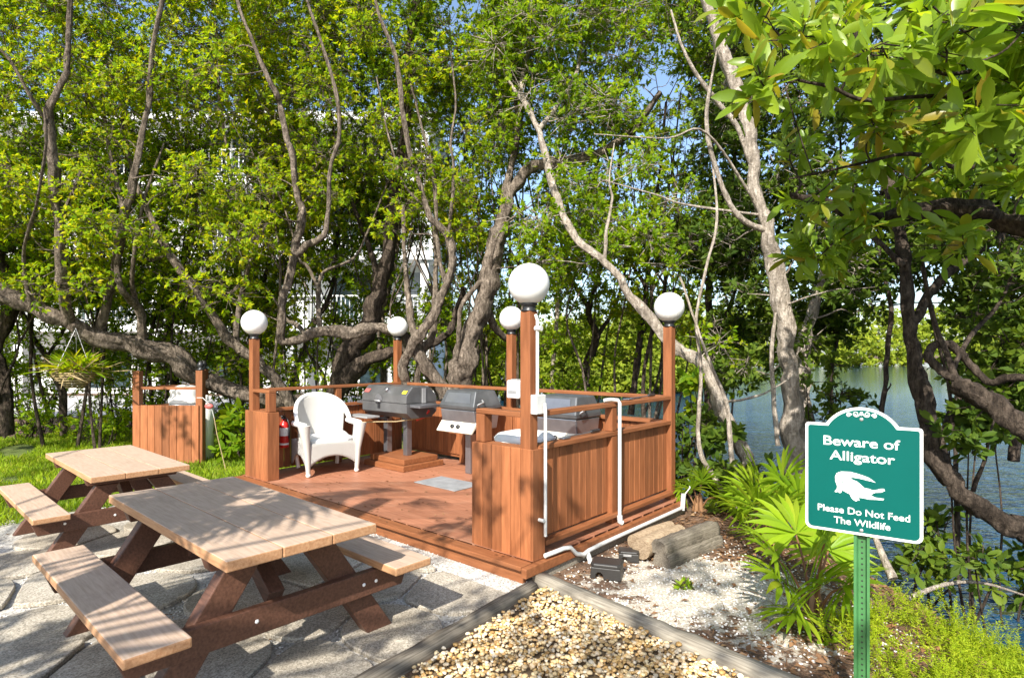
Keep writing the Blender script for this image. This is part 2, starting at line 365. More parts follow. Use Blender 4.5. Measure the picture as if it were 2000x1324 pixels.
def rocks(pos, size, base=(IV, IF), flat=.65, smooth=True):
    n = len(pos); bv, bf = base; k = len(bv)
    q = rng.normal(size=(n, 4)); q /= np.linalg.norm(q, axis=1)[:, None]
    w, x, y, z = q.T
    Rm = np.stack((1-2*(y*y+z*z), 2*(x*y-z*w), 2*(x*z+y*w), 2*(x*y+z*w), 1-2*(x*x+z*z), 2*(y*z-x*w), 2*(x*z-y*w), 2*(y*z+x*w), 1-2*(x*x+y*y)), -1).reshape(n, 3, 3)
    sc = rng.uniform(.6, 1.15, (n, 1, 3)); sh = bv[None]*sc
    d = rng.normal(size=(n, 3, 3)); 
    for j in range(3): sh = sh*(1+.10*np.sin(2.2*np.einsum('nkc,nc->nk', sh, d[:, j]))[..., None])
    v = np.einsum('nij,nkj->nki', Rm, sh)*np.array((1, 1, flat))*size[:, None, None]+pos[:, None]
    return v.reshape(-1, 3), (bf[None]+(np.arange(n)*k)[:, None, None]).reshape(-1, 3)
peb = [(.22, 4.0), (1.25, 2.78), (2.3, 1.5), (1.5, .8), (-1.6, .8), (-1.75, 1.2), (-.58, 2.85)]
M_pebbase = plain('pebble_bed_soil', (.16,.11,.06), .95, var=.3, nscale=20)
sheet('pebble_bed', peb, .004, M_pebbase)
def pebblemat():
    m, t, b, o = nmat('river_pebble'); 
    c = ramp(t, [(0, (.38,.21,.065)), (.2, (.62,.42,.17)), (.4, (.72,.60,.38)), (.6, (.50,.30,.11)), (.8, (.78,.70,.55)), (1, (.60,.48,.32))], island(t)).outputs[0]
    c = mixc(t, c, ramp(t, [(.35, (.75,.7,.62)), (.65, (1.1,1.1,1.1))], noise(t, 40, detail=4)).outputs[0], 1.0, 'MULTIPLY')
    t.links.new(c, b.inputs['Base Color']); b.inputs['Roughness'].default_value = .5; return m
x = rng.uniform(-1.8, 2.3, 40000); y = rng.uniform(1.6, 4.05, 40000); k = inside(peb, x, y) & (y > 1.9)
x, y = x[k], y[k]; n = len(x)
v_, f_ = rocks(np.stack((x, y, rng.uniform(.008, .045, n)), -1)[:9500], .8*rng.uniform(.010, .0215, n)[:9500])
o = mesh_np('pebbles', v_, [f_], pebblemat(), smooth=True); tag(o, kind='stuff')
# loose white chips over the shell gravel
x = rng.uniform(-3.5, .3, 30000); y = rng.uniform(2.2, 6.8, 30000); k = inside(patio, x, y); x, y = x[k][:9000], y[k][:9000]
v_, f_ = rocks(np.stack((x, y, np.full(len(x), .007)), -1), rng.uniform(.004, .009, len(x)), base=(IV1, IF1))
m_, t_, b_, o_ = nmat('shell_chip'); c_ = ramp(t_, [(0, (.33,.31,.27)), (.5, (.58,.56,.52)), (1, (.75,.74,.71))], island(t_)).outputs[0]; t_.links.new(c_, b_.inputs['Base Color']); b_.inputs['Roughness'].default_value = .9
tag(mesh_np('gravel_chips', v_, [f_], m_), kind='stuff')
x = rng.normal(1.5, .55, 9000); y = rng.normal(3.95, .6, 9000); k = (shore_dist(x, y) > 1.2) & (((np.stack((x-A[0], y-A[1]), -1))@U) < -.12) & ~inside(peb, x, y); x, y = x[k][:3000], y[k][:3000]
v_, f_ = rocks(np.stack((x, y, height(x, y)+.004), -1), rng.uniform(.004, .011, len(x)), base=(IV1, IF1))
tag(mesh_np('shell_bits', v_, [f_], m_), kind='stuff')

# stepping stones
def stonemat():
    m, t, b, o = nmat('aggregate_concrete'); pos = node(t, 'ShaderNodeNewGeometry').outputs['Position']
    v = node(t, 'ShaderNodeTexVoronoi'); v.inputs['Scale'].default_value = 130; t.links.new(pos, v.inputs['Vector'])
    bw = node(t, 'ShaderNodeRGBToBW'); t.links.new(v.outputs['Color'], bw.inputs[0])
    c = ramp(t, [(.1, (.20,.175,.14)), (.5, (.39,.345,.28)), (.95, (.57,.52,.44))], bw.outputs[0]).outputs[0]
    c = mixc(t, c, ramp(t, [(.3, (.62,.6,.56)), (.7, (1.1,1.1,1.08))], noise(t, 3, pos, detail=6)).outputs[0], 1.0, 'MULTIPLY')
    t.links.new(c, b.inputs['Base Color']); b.inputs['Roughness'].default_value = .9; bump(t, b, v.outputs['Distance'], -.6, .006); return m
M_stone = stonemat()
stones = [(742,1232,'flagstone streaked with light beside the dark edging timber'), (893,1152,'round flagstone between the deck step and the dark edging timber'),
 (590,1212,'flagstone in shade just past the near leg of the shaded picnic table'), (725,1135,'flagstone under the bench end next to the deck'),
 (455,1285,'flagstone beside the corner of the front bench support'), (600,1296,'flagstone against the dark timber at the bottom edge'),
 (70,1232,'pale sunlit flagstone alone outside the front bench'), (610,1110,'flagstone in shade under the table end nearest the deck'),
 (480,1165,'flagstone between the legs of the shaded picnic table'), (265,1160,'flagstone half hidden behind the front bench'),
 (120,1140,'flagstone at the far end of the front bench'), (395,1085,'flagstone under the far end of the shaded picnic table'),
 (20,1105,'shadow striped flagstone under the near bench of the sunlit table'), (815,1085,'sunny flagstone by the deck step and the bench end'),
 (250,1060,'flagstone between the two picnic tables'), (130,1050,'flagstone under the sunlit table near the lawn'), (470,1040,'flagstone beside the deck step under the table top'), (330,1020,'flagstone seen between the two table tops'),
 (330,1270,'flagstone under the front bench'), (190,1310,'flagstone at the bottom edge outside the front bench'), (20,1320,'flagstone at the bottom corner of the patio'), (-60,1170,'flagstone at the patio edge cut by the frame')]
sp_ = [G(a, b, .02)[:2] for a, b, _ in stones]
def clip_half(poly, p, n):
    out = []
    for i in range(len(poly)):
        a, b = poly[i], poly[(i+1) % len(poly)]; da = (a-p)@n; db = (b-p)@n
        if da <= 0: out.append(a)
        if (da < 0) != (db < 0): out.append(a+(b-a)*da/(da-db))
    return out
for i, (px, py, lab) in enumerate(stones):
    c = sp_[i]; rmax = .36; poly = [c+rmax*np.array((math.cos(a), math.sin(a))) for a in np.linspace(0, 2*math.pi, 28, endpoint=False)]
    for j, q in enumerate(sp_):
        if j != i:
            d = q-c; L = np.hypot(*d)
            if L < 1: poly = clip_half(poly, c+d/2-d/L*.016, d/L)
    for (pp, nn_) in ((np.array((.2, 4.03)), np.array((.72, -.69))), (A-.24*V, V)):
        pp = pp-nn_*(.16 if nn_ is V else .05); poly = clip_half(poly, pp, nn_) if nn_ is V else poly
    e0 = np.array((.2, 4.0)); e1 = np.array((-1.75, 1.38)); ed = (e1-e0)/np.hypot(*(e1-e0)); en = np.array((-ed[1], ed[0])); en = en if (np.array((1., 2.))-e0)@en > 0 else -en
    poly = clip_half(poly, e0-en*.10, en)
    for _ in range(3):
        poly = [w for k in range(len(poly)) for w in (poly[k]*.75+poly[(k+1) % len(poly)]*.25, poly[k]*.25+poly[(k+1) % len(poly)]*.75)]
        if len(poly) > 150: break
    poly = [(w[0]-c[0]+rng.normal(0, .0012), w[1]-c[1]+rng.normal(0, .0012)) for w in poly]; n = len(poly)
    mb = MB(); vs = [(x, y, 0) for x, y in poly]+[(x, y, .022) for x, y in poly]+[(x*.97, y*.97, .028) for x, y in poly]
    fs = [tuple(range(2*n, 3*n))]+[(k, (k+1) % n, n+(k+1) % n, n+k) for k in range(n)]+[(n+k, n+(k+1) % n, 2*n+(k+1) % n, 2*n+k) for k in range(n)]
    mb.add(vs, fs); o = mb.build('flagstone', M_stone, loc=(c[0], c[1], .001+.0007*i)); tag(o, 'grey '+lab, 'flagstone', 'flagstones in the gravel patio')

# ------------------------------------------------------------------ deck
def deck():
    root = empty('wooden_deck', uv(0, 0, 0), AU, 'low red stained barbecue deck of diagonal boards with a stepped edge', 'deck')
    u0, u1, v0, v1 = -.10, 4.44, -.20, 2.34      # local x=u ; y = -v because +90 degrees from U is -V
    bm = bmesh.new(); w = .138; gap = .006; c45 = math.sqrt(.5)
    k = -30
    while k < 40:
        off = k*(w+gap); k += 1
        M = Matrix.Rotation(R(45), 4, 'Z') @ Matrix.Translation((0, off, 0))
        vs = [bm.verts.new(M @ Vector((x, y, z))) for z in (.11, .14) for y in (0, w) for x in (-6, 9)]
        for f in [(0,2,3,1),(4,5,7,6),(0,1,5,4),(2,6,7,3),(0,4,6,2),(1,3,7,5)]: bm.faces.new([vs[i] for i in f])
    e = .002
    for co, no in (((u0+e,0,0),(-1,0,0)), ((u1-e,0,0),(1,0,0)), ((0,-v1+e,0),(0,-1,0)), ((0,-v0-.115,0),(0,1,0))):
        g = bm.verts[:]+bm.edges[:]+bm.faces[:]; bmesh.ops.bisect_plane(bm, geom=g, plane_co=co, plane_no=no, clear_outer=True)
    bmesh.ops.recalc_face_normals(bm, faces=bm.faces)
    me = bpy.data.meshes.new('deck_boards'); bm.to_mesh(me); bm.free(); me.materials.append(M_deck)
    o = bpy.data.objects.new('floor_boards', me); COL.objects.link(o); o.parent = root
    b = o.modifiers.new('bevel', 'BEVEL'); b.width = .004; b.segments = 1; b.limit_method = 'ANGLE'
    MB().box(u0, u1, -v0-.11, -v0+.012, .105, .138).build('nosing_board', M_redx, root, .006)
    MB().box(u0+.02, u1-.02, -v0-.07, -v0-.032, .004, .102).build('front_fascia', M_redx, root, .004)
    mb = MB(); mb.box(u0-.05, u0-.003, -v1, -v0+.012, .062, .132); mb.build('side_ledge', M_redx, root, .006)
    MB().box(u0-.03, u0+.01, -v1, -v0-.12, -.02, .058).build('weathered_sill', M_grey, root, .006)
    MB().box(u0, u1, -v1-.03, -v1-.002, .0, .138).build('back_fascia', M_redx, root, .004)
    MB().box(u1+.002, u1+.035, -v1, -v0-.12, .0, .138).build('end_fascia', M_redx, root, .004)
deck()

# ------------------------------------------------------------------ fences round the deck
def boards(mb, x0, x1, y, z0, z1, w=.089, t=.018, gap=.005):
    n = max(1, round((x1-x0)/w)); w = (x1-x0)/n
    for i in range(n): mb.box(x0+i*w+gap/2, x0+(i+1)*w-gap/2, y-t/2+random.uniform(-.0015, .0015), y+t/2, z0+random.uniform(0, .004), z1)
def fence_run(label, start, ang, L, s, posts, x_start=.05, gap=.005, cap=.14, z0=.1):
    root = empty('deck_fence', (start[0], start[1], DZ), ang, label, 'fence', 'board fences round the barbecue deck')
    mb = MB(); xs = [x_start]+[p for p in posts]+[L-.05]
    for a, b in zip(xs[:-1], xs[1:]): boards(mb, a+.047, b-.047 if b < L-.06 else b, -s*.012, z0, .755, gap=gap)
    mb.build('board_panel', M_red, root, .003, 1)
    MB().box(x_start, L-.047, -.055-s*.01, .055-s*.01, .762, .80).build('cap_rail', M_redx, root, .006)
    MB().box(x_start, L-.047, -.045, .045, 1.012, 1.05).build('top_rail', M_redx, root, .006)
    MB().box(x_start+.047, L-.047, s*.004 if s > 0 else -.07, .07 if s > 0 else -.004, .058, .096).build('bottom_rail', M_redx, root, .006)
    for p in posts:
        MB().box(p-.045, p+.045, -.04, .04, .003, .76).build('post', M_red, root, .005)
        MB().box(p-.04, p+.04, -.038, .038, .802, 1.01).build('post', M_red, root, .005)
    return root
AVA = AV
fence_run('red fence of vertical boards on the open bank side with white pipe against it', A, AVA, 2.25, -1, [1.13], x_start=.07)
fence_run('long red fence behind the grills along the back of the deck', Bp, AU, 4.33, -1, [1.0, 3.0])
fence_run('shaded red fence with light through gaps behind the wicker chair', E, AVA, 2.25, 1, [1.15], gap=.008, z0=.04)
def wing(label, start, ang, L, flip):
    root = empty('fence_wing', (start[0], start[1], DZ), ang, label, 'fence', 'short board wings at the deck entrance')
    x0, x1 = (-.075, L) if not flip else (-L, .075)
    mb = MB(); boards(mb, x0, x1, .062, -.02, .79, w=.096, t=.02); boards(mb, x0, x1, -.062, .003, .79, w=.096, t=.02)
    mb.build('board_panel', M_red, root, .003, 1)
    mb = MB(); xi = L if not flip else -L; xo = -.075 if not flip else .075
    mb.box(min(xi, xi+.02*(1 if not flip else -1)), max(xi, xi+.02*(1 if not flip else -1)), -.07, .07, .003, .79)
    mb.box(min(xo, xo-.02*(1 if not flip else -1)), max(xo, xo-.02*(1 if not flip else -1)), -.07, .07, -.02, .79)
    mb2 = MB(); mb2.v = mb.v[8:]; mb2.f = [[q-8 for q in f] for f in mb.f[6:]]; mb2.sm = mb.sm[6:]; mb.v = mb.v[:8]; mb.f = mb.f[:6]; mb.sm = mb.sm[:6]
    mb.build('end_board', M_red, root, .004); mb2.build('end_board', M_red, root, .004)
    px = L-.045 if not flip else -L+.045
    MB().box(px-.045, px+.045, -.045, .045, .795, 1.01).build('post', M_red, root, .005)
    xa, xb = (.047, L) if not flip else (-L, -.047)
    MB().box(xa, xb, -.046, .046, 1.012, 1.05).build('top_rail', M_redx, root, .006)
    MB().box(xa+.002, (xb if not flip else xb), -.05, .05, .775, .792).build('cap_board', M_redx, root)
wing('short red board wall with dappled shade under the biggest globe lamp', A, AU, .50, False)
wing('sunny red board wall at the chair end of the deck', E, AU, .46, True)

def lamp(label, xy, top_z, lean=0):
    h = top_z-DZ
    root = empty('lamp_post', (xy[0], xy[1], DZ), AU, label, 'lamp post', 'white globe lamps on square red posts')
    MB().box(-.046, .046, -.046, .046, .004, h-.20).build('post', M_red, root, .005)
    MB().lathe([(.001, h-.2), (.056, h-.2), (.058, h-.192), (.045, h-.182), (.05, h-.158), (.062, h-.152), (.064, h-.14), (.05, h-.135)]).build('collar', M_black, root)
    MB().sphere((0, 0, h), .152, 32, 20).build('globe', M_globe, root)
for lab, xy, z in (('largest looking white globe lamp on a red post carrying a white pipe', A, 2.126), ('white globe lamp on the red post at the water side corner', Bp, 2.09),
                   ('white globe lamp on a red post between the two dark gas grills', Cp, 2.06), ('white globe lamp on a red post behind the box grill', (-1.72, 8.83), 2.02), ('white globe lamp on a red post beside the wicker chair', E, 1.994)):
    lamp(lab, xy, z)

# ------------------------------------------------------------------ conduits
def vb(u, v, z): return uv(u, v, z)
root = empty('conduit', uv(-.07, .02, DZ), 0, 'white plastic pipe with junction box running down the biggest lamp post', 'pipe')
def rel(pts, base): return [tuple(np.array(p)-np.array(base)) for p in pts]
b0 = uv(-.07, .02, DZ); uo = -.062
MB().tube(rel([uv(-.045, -.01, 1.90), uv(uo, -.01, 1.86), uv(uo, -.01, 1.80), uv(uo, -.01, 1.30)], b0),   .0125, 10).build('riser', M_pvc, root)
MB().tube(rel([uv(uo-.045, .02, 1.26), uv(uo-.05, .02, 1.2), uv(uo-.05, .02, .3)], b0),   .0125, 10).build('riser', M_pvc, root)
M_ = Matrix.Rotation(AU, 4, 'Z')
MB().box(-.03, .045, -.055, .055, 1.04, 1.18, M_).build('junction_box', M_pvc, root, .006)
MB().box(.02, .052, -.065, .01, 1.05, 1.15, M_).build('box_cover', M_galv, root, .003)
root.children[-2].location = root.children[-1].location = (0.02, -.0, -.0)
MB().box(-.012, .042, .0, .05, .03, .24, Matrix.Translation((-.035, .0, 0)) @ Matrix.Rotation(AV, 4, 'Z')).build('access_fitting', M_pvc, root, .008)
MB().tube(rel([uv(uo-.055, .0, 1.80), uv(uo-.0, .0, 1.80)], b0), .02, 8).build('coupling', M_pvc, root)
MB().tube(rel([uv(-.14, .0, .42), uv(-.05, .0, .42)], b0), .014, 8).build('clip', M_pvc, root)
root = empty('conduit', uv(-.13, .9, 0), 0, 'white plastic pipe snaking along the foot of the deck to the water', 'pipe'); b0 = uv(-.13, .9, 0)
pts = [uv(-.125, .03, .16), uv(-.14, .12, .165), uv(-.15, .22, .17), uv(-.155, .30, .16), uv(-.17, .36, .10), uv(-.18, .44, .075), uv(-.175, .52, .085), uv(-.165, .7, .085), uv(-.165, 1.2, .085), uv(-.165, 2.2, .085)]
MB().tube(rel(pts, b0), .017, 10).build('pipe_run', M_pvc, root)
MB().tube(rel([uv(-.165, 2.2, .06), uv(-.165, 2.21, .12), uv(-.17, 2.22, .22)], b0), .024, 10).build('elbow', M_pvc, root)
MB().tube(rel([uv(-.165, 2.24, .2), uv(-.2, 2.3, .27), uv(-.15, 2.36, .35)], b0), .006, 6).build('cable', M_pvc, root)
MB().tube(rel([uv(-.17, .50, .085), uv(-.2, .5, .02), uv(-.2, .5, -.03)], b0), .02, 10).build('stub', M_pvc, root)
root = empty('conduit', uv(-.085, 1.13, DZ), 0, 'white plastic pipe dropping from the top rail down the middle of the bank side fence', 'pipe'); b0 = uv(-.085, 1.13, DZ)
MB().tube(rel([uv(.0, 1.02, 1.215), uv(-.03, 1.08, 1.22), uv(-.075, 1.12, 1.215), uv(-.088, 1.13, 1.19), uv(-.088, 1.13, .16)], b0), .016, 10).build('drop_pipe', M_pvc, root)
MB().tube(rel([uv(-.088, 1.13, .215), uv(-.09, 1.13, .165), uv(-.1, 1.15, .15)], b0), .024, 10).build('elbow', M_pvc, root)

# ------------------------------------------------------------------ picnic tables
def picnic_table():
    root = empty('picnic_table', (0, 0, 0))
    L = 1.78
    for y in (-.257, 0, .257): MB().box(-L/2, L/2, y-.1275, y+.1275, .672, .722).build('top_plank', M_ttop, root, .006, 2)
    for s in (-1, 1): MB().box(-L/2+.01, L/2-.01, s*.64-.125, s*.64+.125, .40, .445).build('bench_plank', M_ttop, root, .008, 2)
    for e in (-1, 1):
        x = e*.60
        for s in (-1, 1): 
            mb = MB(); w = .085
            mb.prism([(s*.20-w, .60), (s*.20+w, .60), (s*.60+w, 0), (s*.60-w, 0)], -.04, .04, Matrix.Translation((x, 0, 0)) @ Matrix.Rotation(R(90), 4, 'Z')); mb.build('leg', M_tleg, root, .006)
        xo = x+e*.066
        mb = MB(); mb.prism([(-.70, .395), (.70, .395), (.74, .36), (.70, .262), (-.70, .262), (-.74, .36)], -.024, .024, Matrix.Translation((xo, 0, 0)) @ Matrix.Rotation(R(90), 4, 'Z')); mb.build('bench_support', M_tleg, root, .005)
        mb = MB(); mb.prism([(-.37, .668), (.37, .668), (.35, .605), (-.35, .605)], -.04, .04, Matrix.Translation((x, 0, 0)) @ Matrix.Rotation(R(90), 4, 'Z')); mb.build('top_support', M_tleg, root, .005)
        MB().beam((x-e*.05, 0, .36), (e*.12, 0, .64), .085, .085).build('brace', M_tleg, root, .005)
        for y in (-.52, .52, .44, -.16): MB().lathe([(.0001, .007), (.006, .006), (.0105, .0)], n=10, M=Matrix.Translation((xo+e*.0245, y, .33)) @ Matrix.Rotation(R(90*e), 4, 'Y')).build('bolt', M_white, root)
    MB().box(-.10, .10, -.34, .34, .635, .668).build('batten', M_tleg, root, .005)
    return root
TA = R(-42)
t1 = picnic_table()
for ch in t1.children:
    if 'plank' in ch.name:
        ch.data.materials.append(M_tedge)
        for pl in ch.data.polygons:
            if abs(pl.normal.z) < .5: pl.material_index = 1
t1.location = (-1.63, 3.40, .004); t1.rotation_euler = (0, 0, TA)
tag(t1, 'brown picnic table with tan plank top half in shade closest to the deck steps', 'picnic table', 'tan and brown picnic tables on the patio')
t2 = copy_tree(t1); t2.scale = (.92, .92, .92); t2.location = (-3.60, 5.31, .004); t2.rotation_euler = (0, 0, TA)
tag(t2, 'brown picnic table with fully sunlit tan top standing half on the lawn', 'picnic table', 'tan and brown picnic tables on the patio')

# ------------------------------------------------------------------ grills
def box_grill():
    c = np.array((-1.44, 7.81))
    ped = empty('grill_plinth', (c[0], c[1], DZ), AU, 'two tiered red wooden plinth under the box grill', 'plinth')
    MB().box(-.415, .415, -.335, .335, .002, .072).build('lower_tier', M_redx, ped, .006)
    MB().box(-.36, .36, -.28, .28, .074, .142).build('upper_tier', M_redx, ped, .006)
    g = empty('box_grill', (c[0]-.07, c[1]+.03, DZ+.143), AU, 'dark grey box shaped grill on two square legs with yellow sticker', 'grill')
    # local: +x = U (image left), +y = -V (towards the entrance, front)
    for x in (-.18, .24): MB().box(x-.04, x+.04, -.04, .04, .002, .56).build('leg', M_steel, g, .003)
    Lx = .47
    prof_lo = [(-.25, .70), (.25, .70), (.25, .58), (.16, .51), (-.16, .51), (-.25, .58)]
    prof_hi = [(-.25, .704), (.255, .704), (.25, .80), (.15, .91), (-.12, .91), (-.25, .78)]
    MX = Matrix.Rotation(R(90), 4, 'Z')  # prism x->y, y->-x
    MB().prism(prof_lo, -Lx, Lx, MX).build('firebox', M_iron, g, .006)
    hood = MB().prism(prof_hi, -Lx, Lx, MX).build('hood', M_iron, g, .006)
    MT = Matrix.Translation((.06, .252, .845)) @ Matrix.Rotation(R(-48), 4, 'X')
    MB().lathe([(.001, .03), (.03, .03), (.034, .02), (.034, -.01)], n=20, M=Matrix.Translation((-.02, .205, .86)) @ Matrix.Rotation(R(-48), 4, 'X')).build('thermometer', M_steel, hood)
    MB().add([(.10+.075*math.cos(a), .2575, .745+.06*math.sin(a)) for a in [i*math.pi/12 for i in range(25)][:24]], [tuple(range(24))]).build('oval_badge', M_steel, hood)
    MB().tube([(.15, .27, .715), (.14, .29, .72), (.06, .29, .72), (.05, .27, .715)], .009, 8).build('handle', M_galv, hood)
    MB().box(.07, .12, .252, .258, .62, .695).build('latch_plate', M_black, g)
    MB().add([(-.44, .235, .822), (-.36, .235, .822), (-.36, .2, .86), (-.44, .2, .86)], [(0,1,2,3)]).build('yellow_sticker', M_yellow, hood, loc=(0, .004, .004))
    MB().add([(.33, .24, .815), (.44, .24, .815), (.44, .2, .86), (.33, .2, .86)], [(0,1,2,3)]).build('faded_sticker', M_pink, hood, loc=(0, .004, .004))
    MB().box(.05, .52, .27, .47, .50, .525).build('front_shelf', M_galv, g, .004)
    mb = MB(); mb.box(.07, .09, .1, .27, .47, .5); mb.box(.46, .48, .1, .27, .47, .5); mb.build('shelf_bracket', M_black, g)
    MB().prism([(-.13, .655), (.20, .655), (.20, .69), (-.13, .69)], Lx+.004, Lx+.2, MX).build('side_shelf', M_steel, g, .004)
    MB().prism([(-.13, .655), (.2, .655), (.2, .69), (-.13, .69)], -Lx-.2, -Lx-.004, MX).build('side_shelf', M_steel, g, .004)
    MB().box(-Lx-.012, -Lx-.001, -.06, .0, .70, .89).build('end_strap', M_galv, g)
    mb = MB(); mb.tube([(.42, .42, .47), (.36, .43, .45), (.2, .42, .44), (.05, .34, .45), (-.2, .2, .46), (-.42, .0, .5), (-.46, -.1, .55)], .008, 8); mb.build('gas_hose', M_straw, g)
    MB().tube([(.40, .42, .47), (.34, .44, .455), (.28, .43, .45)], .018, 8).build('gas_valve', M_brass, g)
    MB().tube([(-.36, -.0, .48), (-.44, -.06, .52), (-.47, -.12, .6)], .02, 8).build('red_regulator', M_redpaint, g)
box_grill()

def gas_grill():
    g = empty('gas_grill', (0, 0, 0), AU)
    MB().box(-.045, .045, -.045, .045, .004, .50).build('pedestal', M_steel, g, .004)
    MB().prism([(-.22, .80), (.23, .80), (.19, .57), (-.17, .57)], -.29, .29, Matrix.Rotation(R(90), 4, 'Z')).build('firebox', M_steel, g, .01)
    MX = Matrix.Rotation(R(90), 4, 'Z')
    h = MB(); lo = [(-.30, -.235, .805), (.30, -.235, .805), (.30, .235, .805), (-.30, .235, .805)]; md = [(-.30, -.235, .85), (.30, -.235, .85), (.30, .245, .85), (-.30, .245, .85)]; hi = [(-.255, -.17, 1.03), (.255, -.17, 1.03), (.255, .16, 1.03), (-.255, .16, 1.03)]
    h.add(lo+md+hi, [(0,1,2,3), (8,9,10,11)]+[(i, (i+1) % 4, 4+(i+1) % 4, 4+i) for i in range(4)]+[(4+i, 4+(i+1) % 4, 8+(i+1) % 4, 8+i) for i in range(4)])
    hood = h.build('hood', M_iron2, g, .014, 3)
    MB().add([(-.22, .2225, .885), (.22, .2225, .885), (.19, .178, 1.0), (-.19, .178, 1.0)], [(0,1,2,3)]).build('hood_window', M_steel, hood, loc=(0, .006, .003))
    MB().tube([(-.31, .18, .86), (-.34, .22, .87), (-.34, .12, .9), (-.3, .1, .92)], .011, 8).build('handle', M_galv, hood)
    MB().prism([(.20, .66), (.29, .54), (.27, .525), (.17, .64)], -.30, .30, MX).build('control_panel', M_panel, g, .004)
    for x in (-.05, .05):
        MB().lathe([(.001, .022), (.024, .022), (.026, 0)], n=14, M=Matrix.Translation((x, .252, .598)) @ Matrix.Rotation(R(-53), 4, 'X')).build('knob', M_black, g)
    MB().box(-.12, .12, -.12, .12, .50, .568).build('burner_box', M_black, g, .006)
    return g
g1 = gas_grill(); g1.location = uv(2.42, 1.80, DZ)
tag(g1, 'dark gas grill on a grey pedestal standing open behind the rubber mat', 'gas grill', 'gas grills on pedestals')
g2 = copy_tree(g1); g2.location = uv(1.0, 1.84, DZ)
tag(g2, 'dark gas grill tucked behind the bank side fence near the tallest lamp', 'gas grill', 'gas grills on pedestals')
mt = MB().box(-.34, .34, -.21, .21, 0, .008).build('floor_mat', M_mat, None, .003, loc=uv(2.2, 1.22, DZ+.002)); mt.rotation_euler = (0, 0, AU)
tag(mt, 'grey rubber mat lying on the deck boards', 'mat')
tc = empty('trash_can', uv(.46, .50, DZ), 0, 'round white trash can with domed lid behind the dappled board wall', 'trash can')
MB().lathe([(.001, .004), (.20, .004), (.235, .70), (.245, .74), (.001, .74)]).build('bin', M_white, tc)
MB().lathe([(.255, .745), (.26, .77), (.23, .80), (.12, .825), (.001, .83)]).build('lid', M_white, tc)
tw = empty('towel_dispenser', uv(1.95, 2.12, DZ+1.052), AU, 'small white dispenser box on the rail beside the middle lamp post', 'dispenser')
MB().box(-.10, .10, -.07, .07, -.12, .10).build('case', M_white, tw, .02, 3)
MB().box(-.07, .07, .072, .078, -.06, -.02).build('slot_cover', M_galv, tw, .002)
MB().box(-.05, .05, -.045, .045, .102, .115).build('top_cap', M_galv, tw, .004)
def tongs(label, p, ang):
    r = empty('grill_tool', p, ang, label, 'grill tool', 'long grill tools left on the rails')
    MB().tube([(-.24, 0, .012), (.05, 0, .014), (.1, 0, .02)], .006, 6).build('shaft', M_steel, r)
    MB().tube([(.1, 0, .02), (.24, .012, .018)], .014, 8).build('grip', M_black, r)
    MB().box(-.33, -.235, -.03, .03, .003, .012).build('blade', M_steel, r, .003)
tongs('steel grill tool lying on the top rail near the corner lamp', uv(.02, 1.75, DZ+1.052), AV)
tongs('steel grill tool lying on the lower cap rail by the gas grill', uv(.02, .75, DZ+.802), AV)

